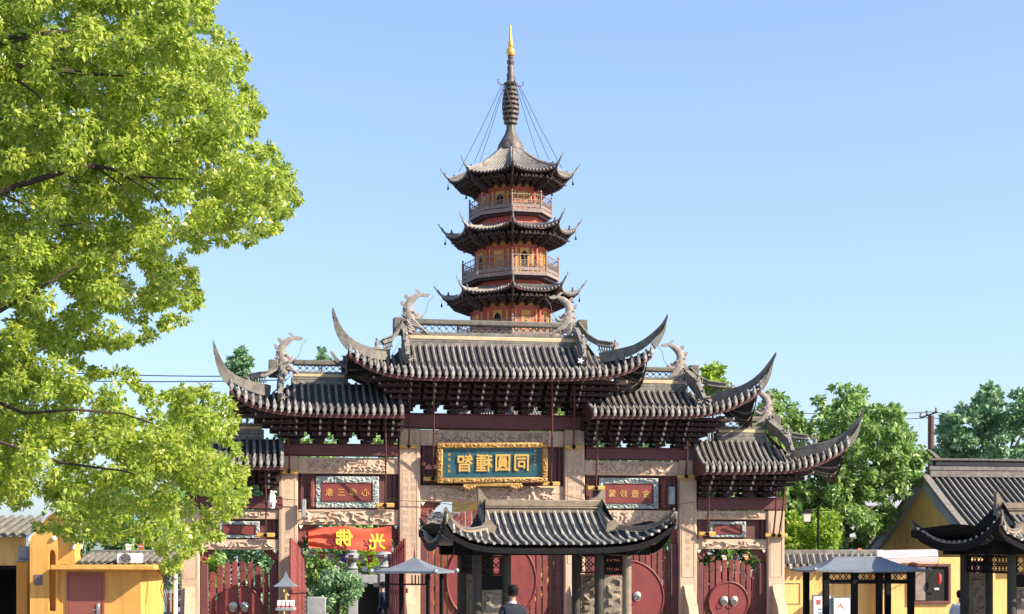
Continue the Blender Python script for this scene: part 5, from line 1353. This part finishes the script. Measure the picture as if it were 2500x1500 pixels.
# trees standing behind the gateway
tree('cedar_tree', 'conical cedar tip showing left of the ridge dragon over the left inner roof', [(565, 940), (560, 900), (548, 885), (565, 870), (575, 850), (590, 845), (600, 862), (612, 880), (610, 905), (640, 940)], 80, 6, 66, 1.0, 40, .16, M['dkleaf'], 590, flat=.5, droop=.0, tr=.12)
tree('small_treetop', 'small treetop showing above the ridge of the left inner roof', [(768, 890), (775, 862), (785, 850), (795, 862), (805, 890)], 16, 5, 64, 1, 30, .15, M['dkleaf'], 786, tr=.07)
tree('leafy_treetop', 'bright green treetop showing behind the right inner hip ridge', [(1722, 960), (1722, 900), (1735, 882), (1752, 890), (1765, 888), (1760, 920), (1775, 960)], 40, 7, 64, 1.5, 34, .24, M['ltleaf'], 1745, tr=.1)
tree('tree_behind_gateway', 'green tree showing between the inner and outer right roofs of the gateway', [(1800, 1200), (1790, 1050), (1830, 1000), (1862, 985), (1880, 950), (1905, 960), (1915, 1010), (1930, 1200)], 60, 18, 62, 2, 130, .2, M['mapleleaf'], 1850, tr=.15)
for lab, x0_, x1_, yt, m, Zt in (('dense dark green tree seen through the left outer bay', 480, 700, 1090, 'dkleaf', 63), ('green tree seen through the left inner bay behind the banner', 700, 990, 1030, 'mapleleaf', 64),
                        ('green tree seen through the bracket gaps of the central bay', 1290, 1420, 965, 'ltleaf', 68),
                        ('dark green tree seen above the doors of the right inner bay', 1400, 1680, 1020, 'mapleleaf', 65), ('green tree seen above the doors of the right outer bay', 1660, 1900, 1160, 'mapleleaf', 63)):
    tree('tree_behind_gateway', lab, [(x0_, 1500), (x0_, yt + 30), ((x0_ + x1_) / 2, yt), (x1_, yt + 30), (x1_, 1500)], int((x1_ - x0_) * .42), 26, Zt, 3.0, 100, .22, M[m], (x0_ + x1_) / 2, tr=.2)
tree('garden_tree', 'dark green tree mass behind the yellow annex under the camphor tree', [(60, 1420), (80, 1240), (200, 1200), (350, 1180), (500, 1200), (540, 1420)], 120, 24, 58, 2.5, 110, .2, M['mapleleaf'], 280, tr=.2)
# shrubs through the left inner bay
def shrub(label, px, py, rx, ry, Z, m, n=26, size=.1, cat='shrub'):
    p = W(px, HY, Z); p.z = 0; t = thing('shrub', label, cat, tuple(p)); k_ = FX / Z
    C_ = []; R_ = []
    for i in range(n):
        a = random.uniform(0, 6.28); r = math.sqrt(random.random()); C_.append(Vector((math.cos(a) * r * rx / k_, random.uniform(-.6, .6), CH + (HY - py - math.sin(a) * r * ry) / k_))); R_.append(random.uniform(10, 20) / k_)
    leaf_cloud('foliage', C_, R_, 150, size, m, t); b = MB(); limb(b, [Vector((0, 0, 0)), Vector((.05, 0, .8)), Vector((0, 0, C_[0].z))], .09, .03); b.build('stem', M['bark'], t)
    return t
shrub('round dark green clipped shrub in the opening under the banner', 822, 1440, 50, 38, 55, M['dkleaf'], 34, .13)
shrub('loose pale green shrub behind the clipped shrub, left inner bay', 770, 1385, 36, 40, 57, M['mapleleaf'], 24, .13)
shrub('bright green shrub between the two stone lantern posts', 895, 1378, 24, 24, 60, M['ltleaf'], 16, .15)
shrub('pale green branches behind the slatted doors of the left outer bay', 520, 1390, 18, 40, 50, M['ltleaf'], 12, .12)

# ================================================================ behind the gateway
# grey stone gateway with lantern posts
SF = Frame(GF.ox + 12 * -GF.s, GF.oy + 12 * GF.c, 10.0)
sg = thing('stone_lantern_gate', 'grey stone frame with two lantern topped posts seen through the left inner bay', 'stone gate', (SF.ox, SF.oy, 0), SF.t)
for px, pt in ((861, 1392), (938, 1388)):
    x = SF.x(px); z1 = SF.z(px, pt)
    MB().bbox(x - .18, x + .18, -.18, .18, 0, z1, .02).build('post', M['greystone'], sg)
    b = MB(); b.lathe([(.15, 0), (.22, .06), (.14, .14), (.13, .34), (.34, .40), (.36, .45), (.22, .58), (.14, .62), (.17, .68), (.1, .78), (.001, .86)], 8); b.build('lantern_finial', M['greystone'], sg, (x, 0, z1 + .002))
xa, xb = SF.x(868), SF.x(932)
MB().bbox(xa + .06, xb - .06, -.12, .12, SF.z(900, 1424), SF.z(900, 1404), .02).build('lintel', M['greystone'], sg)
MB().box(xa + .05, xb - .05, .3, .34, 0, SF.z(900, 1426)).build('interior_shade_sheet', M['black'], sg)  # black sheet added as the shade of the interior between the posts
for i in range(3):
    for j in range(2): MB().box(xa + .25 + .42 * j, xa + .45 + .42 * j, .27, .295, 1.45 + .28 * i, 1.65 + .28 * i).build('pale_pane', M['notice'], sg)
pdl = thing('stone_pedestal', 'plain grey stone pedestal beside the left open door leaf', 'pedestal', tuple(W(771, HY, 52) - Vector((0, 0, CH))), GF.t)
MB().bbox(-.32, .32, -.32, .32, 0, CH + (HY - 1458) / FX * 52, .03).build('pedestal_block', M['greystone'], pdl); MB().bbox(-.38, .38, -.38, .38, 0, .3, .03).build('pedestal_foot', M['greystone'], pdl)
# side halls closing the court behind (seen only through slats and openings)
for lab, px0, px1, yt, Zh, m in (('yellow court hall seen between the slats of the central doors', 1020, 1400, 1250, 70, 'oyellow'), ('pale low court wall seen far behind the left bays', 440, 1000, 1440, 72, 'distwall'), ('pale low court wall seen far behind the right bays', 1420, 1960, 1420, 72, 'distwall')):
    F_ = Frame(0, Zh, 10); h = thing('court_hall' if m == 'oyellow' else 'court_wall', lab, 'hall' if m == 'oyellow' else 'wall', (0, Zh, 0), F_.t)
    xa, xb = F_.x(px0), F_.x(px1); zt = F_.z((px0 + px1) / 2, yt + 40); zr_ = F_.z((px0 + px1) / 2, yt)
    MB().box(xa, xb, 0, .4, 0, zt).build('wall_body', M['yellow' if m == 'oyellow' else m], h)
    MB().prism([(-.6, zt + .003), (1.0, zt + .003), (.2, zr_)], xa - .1, xb + .1, Matrix.Rotation(R(90), 4, 'Z') @ Matrix.Diagonal((1, -1, 1, 1))).build('tile_roof', M['rib'], h)
far = thing('apartment_block', 'pale far building glimpsed behind the plane tree', 'building', tuple(W(2130, HY, 150) - Vector((0, 0, CH))), R(8))
zt = CH + (HY - 1215) / FX * 150
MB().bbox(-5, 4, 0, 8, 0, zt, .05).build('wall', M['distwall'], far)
for i in range(5):
    for j in range(2):
        w = MB().box(-4.3 + 1.7 * i, -3.3 + 1.7 * i, -.03, -.002, zt - 2 - 3 * j, zt - .8 - 3 * j).build('window', M['plate'], far)
MB().bbox(-5.2, 4.2, -.2, 8.2, zt + .003, zt + .3, .03).build('roof', M['trimgrey'], far)

# ================================================================ bunting, wires, lamp, pole, camera
def flags(label, p0, p1, n, sag, size=.16, group=None):
    t = thing('flag_string', label, 'bunting', (0, 0, 0), 0, group); pts = []
    for i in range(n + 1):
        u = i / n; p = p0.lerp(p1, u); p.z -= sag * 4 * u * (1 - u); pts.append(p)
    MB().tube(pts, .006, 4).build('string', M['cable'], t)
    for i in range(n):
        p = (pts[i] + pts[i + 1]) / 2; a = random.uniform(-.25, .25); s_ = size
        f = MB(); cols = (('flagw', 0, .33), ('flagr', .33, .66), ('flagw', .66, 1))
        mm = M[('flagw', 'flagr', 'flagw', 'flagb', 'flagr')[i % 5]]
        f.prism([(-s_ / 2, 0), (s_ / 2, 0), (s_ * .32 + a * s_, -s_), (-s_ * .32 + a * s_, -s_)], -.003, .003)
        o = f.build('flag', mm, t, p, R(random.uniform(-40, 40))); 
        MB().box(-s_ * .42, s_ * .42, -.006, .006, -s_ * .5, -s_ * .33).build('flag_stripe', M['flagr' if mm != M['flagr'] else 'flagw'], o)
    return t
flags('string of small white and orange prayer flags hanging under the red banner', W(750, 1340, 47), W(965, 1352, 47), 9, .12, .22)
flags('string of three prayer flags above the yellow annex air conditioner', W(300, 1328, 38), W(388, 1324, 38), 3, .02, .16)
flags('string of small prayer flags inside the right outer bay', W(1700, 1352, 47.5), W(1862, 1350, 47.5), 6, .06, .16)
flags('string of small prayer flags along the coping of the yellow wall', W(1900, 1345, 50), W(2110, 1338, 50), 10, .05, .14)
def wire(label, pts, r, group=None):
    o = MB().tube(pts, r, 4).build('overhead_wire', M['cable']); return tag(o, label, 'wire', group)
def sagline(a, b, s, n=10): return [a.lerp(b, i / n) - Vector((0, 0, s * 4 * (i / n) * (1 - i / n))) for i in range(n + 1)]
wire('upper overhead wire from the camphor tree to the left inner roof', sagline(W(-300, 880, 70), W(700, 918, 70), .25), .03)
wire('lower overhead wire from the camphor tree to the left inner roof', sagline(W(-300, 912, 70), W(700, 928, 70), .2), .03)
for i, (y0_, y1_, lab) in enumerate(((1003, 1006, 'upper overhead wire running to the right hand utility pole'), (1018, 1020, 'lower overhead wire running to the right hand utility pole'))):
    wire(lab, sagline(W(1800, y0_ - 6, 110), W(2272, y1_, 110), .3) + sagline(W(2272, y1_, 110), W(2700, y1_ + 22, 110), .2)[1:], .035)
pl_ = thing('utility_pole', 'brown utility pole with steel crossarm between the plane tree and ginkgo', 'utility pole', tuple(W(2273, HY, 110) - Vector((0, 0, CH))), 0)
kz = FX / 110; zt = CH + (HY - 1015) / kz
MB().lathe([(.26, 0), (.22, zt)], 10).build('pole', M['pole'], pl_)
b = MB(); b.tube([(-.75, 0, zt - .15), (0, 0, zt + .1), (.45, 0, zt + .25)], .06, 5); b.build('crossarm', M['iron'], pl_)
for x, z in ((-.75, zt - .15), (-.3, zt + .02), (.35, zt + .22)): MB().lathe([(.05, 0), (.09, .1), (.05, .2), (.08, .3), (.001, .38)], 8, (x, 0, z)).build('insulator', M['plate'], pl_)
lp = thing('street_lamp', 'dark street lamp with square white lantern beside the plane tree', 'street lamp', tuple(W(1998, HY, 56) - Vector((0, 0, CH))), 0)
k56 = FX / 56; zt = CH + (HY - 1240) / k56
MB().lathe([(.09, 0), (.09, .6), (.05, .7), (.045, zt), (.001, zt + .1)], 10).build('pole', M['iron'], lp)
MB().tube([(-.55, 0, zt - .1), (.45, 0, zt - .1)], .02, 6).build('arm', M['iron'], lp)
MB().lathe([(.15, -.42), (.19, -.12), (.12, -.06)], 4, (-.42, 0, zt - .08)).build('lantern', M['lampglass'], lp)
MB().lathe([(.22, -.12), (.20, -.06), (.02, .06)], 4, (-.42, 0, zt - .08)).build('lantern_cap', M['iron'], lp)
MB().tube([(0, 0, zt - .9), (.2, 0, zt - .8), (.3, 0, zt - .55)], .02, 5).build('scroll_bracket', M['iron'], lp)
p = G.p(664, 1226, -.75); pw = Matrix.Rotation(GF.t, 4, 'Z') @ p + Vector((GF.ox, GF.oy, 0))
cc = thing('security_camera', 'white dome security camera on the pillar between the two left bays', 'camera', tuple(pw), GF.t)
MB().lathe([(.001, -.20), (.06, -.18), (.09, -.11), (.10, -.03), (.12, -.01), (.12, .03), (.10, .06), (.09, .2), (.05, .25), (.001, .26)], 14).build('camera_housing', M['white'], cc)
MB().tube([(-.02, .0, .22), (-.03, .1, .3), (.12, .45, .3)], .025, 6).build('bracket_arm', M['white'], cc); MB().ball((-.02, -.07, -.1), .035, 8).build('lens', M['iron'], cc)
# the cable slung along the front of the gateway
gt = Matrix.Rotation(GF.t, 4, 'Z'); g0 = Vector((GF.ox, GF.oy, 0))
def gw(px, py, yl): return gt @ G.p(px, py, yl) + g0
cabs = [(600, 1200), (650, 1212), (703, 1220), (800, 1226), (910, 1222), (940, 1219), (1000, 1224), (1060, 1226), (1120, 1235), (1160, 1228)]
wire('thin dark cable drooping across the left bays of the gateway', [gw(x, y, -.42) for x, y in cabs], .012)
wire('thin cable crossing the right inner bay between two pillars', [gw(x, y, -.42) for x, y in ((1350, 1205), (1390, 1212), (1480, 1235), (1600, 1234), (1660, 1231), (1697, 1226))], .010)
wire('short cable drooping below the beam in the central bay', [gw(x, y, -.3) for x, y in ((1024, 1268), (1080, 1262), (1120, 1246), (1165, 1225))], .009)
for px, w_, lab in ((742, 10, 'grey floodlight box on the lower beam of the left inner bay'), (1640, 14, 'grey floodlight box beside the right inner plaque')):
    y0_ = 1222 if px == 742 else 1190; p = gw(px, y0_ + 20, -.5)
    t = thing('floodlight', lab, 'floodlight', tuple(p), GF.t); MB().bbox(-w_ / 170, w_ / 170, -.05, .12, -.26, .26, .015).build('lamp_housing', M['greystone'], t)
    MB().tube([(0, .12, -.2), (0, .3, -.25)], .02, 5).build('mounting_arm', M['iron'], t)

# ================================================================ people
def skinned(name, chains, m, parent, sub=1):
    """chains: list of [(x,y,z,r),...]; the first chain's first vertex is the root; chains may start at an existing point"""
    vs = []; es = []; rs = []; key = {}
    def vid(p):
        k_ = (round(p[0], 4), round(p[1], 4), round(p[2], 4))
        if k_ not in key: key[k_] = len(vs); vs.append(p[:3]); rs.append(p[3])
        return key[k_]
    for c in chains:
        ids = [vid(p) for p in c]
        for a_, b_ in zip(ids, ids[1:]): es.append((a_, b_))
    me = bpy.data.meshes.new(name); me.from_pydata(vs, es, []); me.materials.append(m)
    o = bpy.data.objects.new(name, me); col.objects.link(o)
    o.modifiers.new('skin', 'SKIN').use_smooth_shade = True; s_ = o.modifiers.new('sub', 'SUBSURF'); s_.levels = s_.render_levels = sub
    if not me.skin_vertices: me.skin_vertices.new() if hasattr(me.skin_vertices, 'new') else None
    if me.skin_vertices:
        for i, r in enumerate(rs):
            rr = r if hasattr(r, '__len__') else (r, r); me.skin_vertices[0].data[i].radius = rr; me.skin_vertices[0].data[i].use_root = (i == 0)
    dg = bpy.context.evaluated_depsgraph_get(); dg.update()
    m2 = bpy.data.meshes.new_from_object(o.evaluated_get(dg)); bpy.data.objects.remove(o)
    m2.name = name; m2.polygons.foreach_set('use_smooth', [True] * len(m2.polygons)); return link(name, m2, parent)
def hand(sx, x, y, z):
    ch = [[(x, y, z, .026), (x + sx * .01, y - .01, z - .05, .03)]]
    for k in range(4):
        fy = y - .035 + .022 * k; L = (.062, .072, .068, .052)[k]
        ch.append([(x + sx * .01, y - .01, z - .05, .03), (x + sx * .012, fy, z - .09, .011), (x + sx * .006, fy, z - .09 - L * .55, .009), (x - sx * .008, fy - .004, z - .09 - L, .0075)])
    ch.append([(x, y, z, .026), (x + sx * .0, y - .045, z - .045, .012), (x - sx * .004, y - .062, z - .085, .009)])
    return ch
def person(label, loc, rz, jacket, trousers, lean_=0.0, collar=True, cap=False, face=1):
    t = thing('person', label, 'person', loc, rz)
    H = 1.45
    body = [[(0, 0, .92, .10), (0, .0, 1.12, .09), (0, .0, 1.30, .09), (0, .0, 1.42, .06), (0, -.01, 1.50, .055), (0, -.015, 1.57, .07), (0, -.012, 1.635, .083), (0, -.005, 1.70, .078), (0, 0, 1.735, .045)]]
    for sx in (-1, 1):
        body.append([(0, 0, .92, .10), (sx * .10, 0, .86, .07), (sx * .11, -.01, .48, .055), (sx * .12, .01, .10, .038), (sx * .12, -.02, .05, .04), (sx * .125, -.16, .035, .032)])
        body.append([(0, .0, 1.30, .09), (sx * .18, 0, 1.335, .035), (sx * .235, .01, 1.08, .034), (sx * .25, -.03, .86, .027)])
        body += [[(sx * .25, -.03, .86, .027)] + c[0:] if i == 0 else c for i, c in enumerate(hand(sx, sx * .25, -.03, .83))]
    o = skinned('body', body, M['skin'], t, 1)
    b = MB(); b.tube([(0, -.095, 1.655), (0, -.125, 1.61), (0, -.095, 1.60)], [.012, .018, .012], 6); b.build('nose', M['skin'], t)
    for sx in (-1, 1): MB().ball((sx * .085, .0, 1.625), .024, 6, sx=.4, sz=1.5).build('ear', M['skin'], t); MB().ball((sx * .032, -.088, 1.652), .009, 6).build('eye', M['hair'], t)
    MB().box(-.022, .022, -.097, -.085, 1.577, 1.584).build('mouth', M['redlac'], t)
    h = MB(); P = []
    for i in range(13):
        row = []
        for j in range(9):
            a = -math.pi * 1.12 / 2 + math.pi * (1.12) * i / 12 + math.pi / 2; e = j / 8
            low = 1.575 if True else 1.62
            zz = 1.755 - (1.755 - low) * e; r = .097 * math.sin(math.pi * min(1, .08 + e * .62)) ** .6
            row.append((math.cos(a) * r, math.sin(a) * r * 1.08 - .0, zz + random.uniform(-.003, .003)))
        P.append(row)
    h.grid(P, True); h.ball((0, .012, 1.685), .104, 14, sy=1.08, sz=.92)
    h.build('hair', M['hair'], t)
    if cap: MB().lathe([(.10, 1.70), (.125, 1.74), (.12, 1.77), (.001, 1.785)], 14).build('cap', M['uniform'], t)
    jk = [[(0, 0, .88, (.20, .135)), (0, 0, 1.10, (.18, .125)), (0, 0, 1.28, (.20, .135)), (0, 0, 1.38, (.15, .10)), (0, .01, 1.455, (.072, .07))]]
    for sx in (-1, 1): jk.append([(0, 0, 1.28, (.20, .135)), (sx * .185, 0, 1.355, .072), (sx * .235, .01, 1.20, .062), (sx * .25, .012, 1.08, .056), (sx * .255, -.02, .88, .044)])
    skinned('jacket', jk, jacket, t, 1)
    tr = [[(0, 0, .93, .15)] , ]
    tr = [[(0, 0, .93, .15), (sx * .10, 0, .84, .105), (sx * .112, -.01, .48, .078), (sx * .12, .01, .09, .062)] for sx in (-1, 1)]
    skinned('trousers', tr, trousers, t, 1)
    if collar: MB().lathe([(.074, 1.44), (.070, 1.472), (.064, 1.474)], 14, (0, -.005, 0), 1, 1.0).build('shirt_collar', M['shirt'], t)
    for sx in (-1, 1): MB().bbox(sx * .12 - .05, sx * .12 + .05, -.22, .06, 0, .07, .02).build('shoe', M['hair'], t)
    return t
mz = 29.2; mp = W(1252, HY, mz)
m_ = person('man with short black hair in a navy suit seen from behind before the middle pavilion', (mp.x, mz, .36), R(200), M['suit'], M['suit'])
stp = thing('stone_step', 'grey stone step in front of the middle incense pavilion', 'step', (GF.ox, GF.oy, 0), GF.t)
MB().bbox(xs_[0] - .9, xs_[3] + .9, yF - 6.4, yF - 1.92, 0, .30, .03).build('step_slab', M['greystone'], stp)
m_.location.z = .302; m_.scale = (1.04,) * 3
gp_ = W(934, HY, 50.5); person('guard in dark navy uniform facing left beneath the stone lantern post', (gp_.x, gp_.y, 0), R(-75), M['uniform'], M['uniform'], cap=False, collar=False)
wp_ = W(2345, HY, 40); person('person in a pale blue white shirt beside the right pavilion column', (wp_.x, wp_.y, 0), R(150), M['shirt'], M['suit'], collar=False)
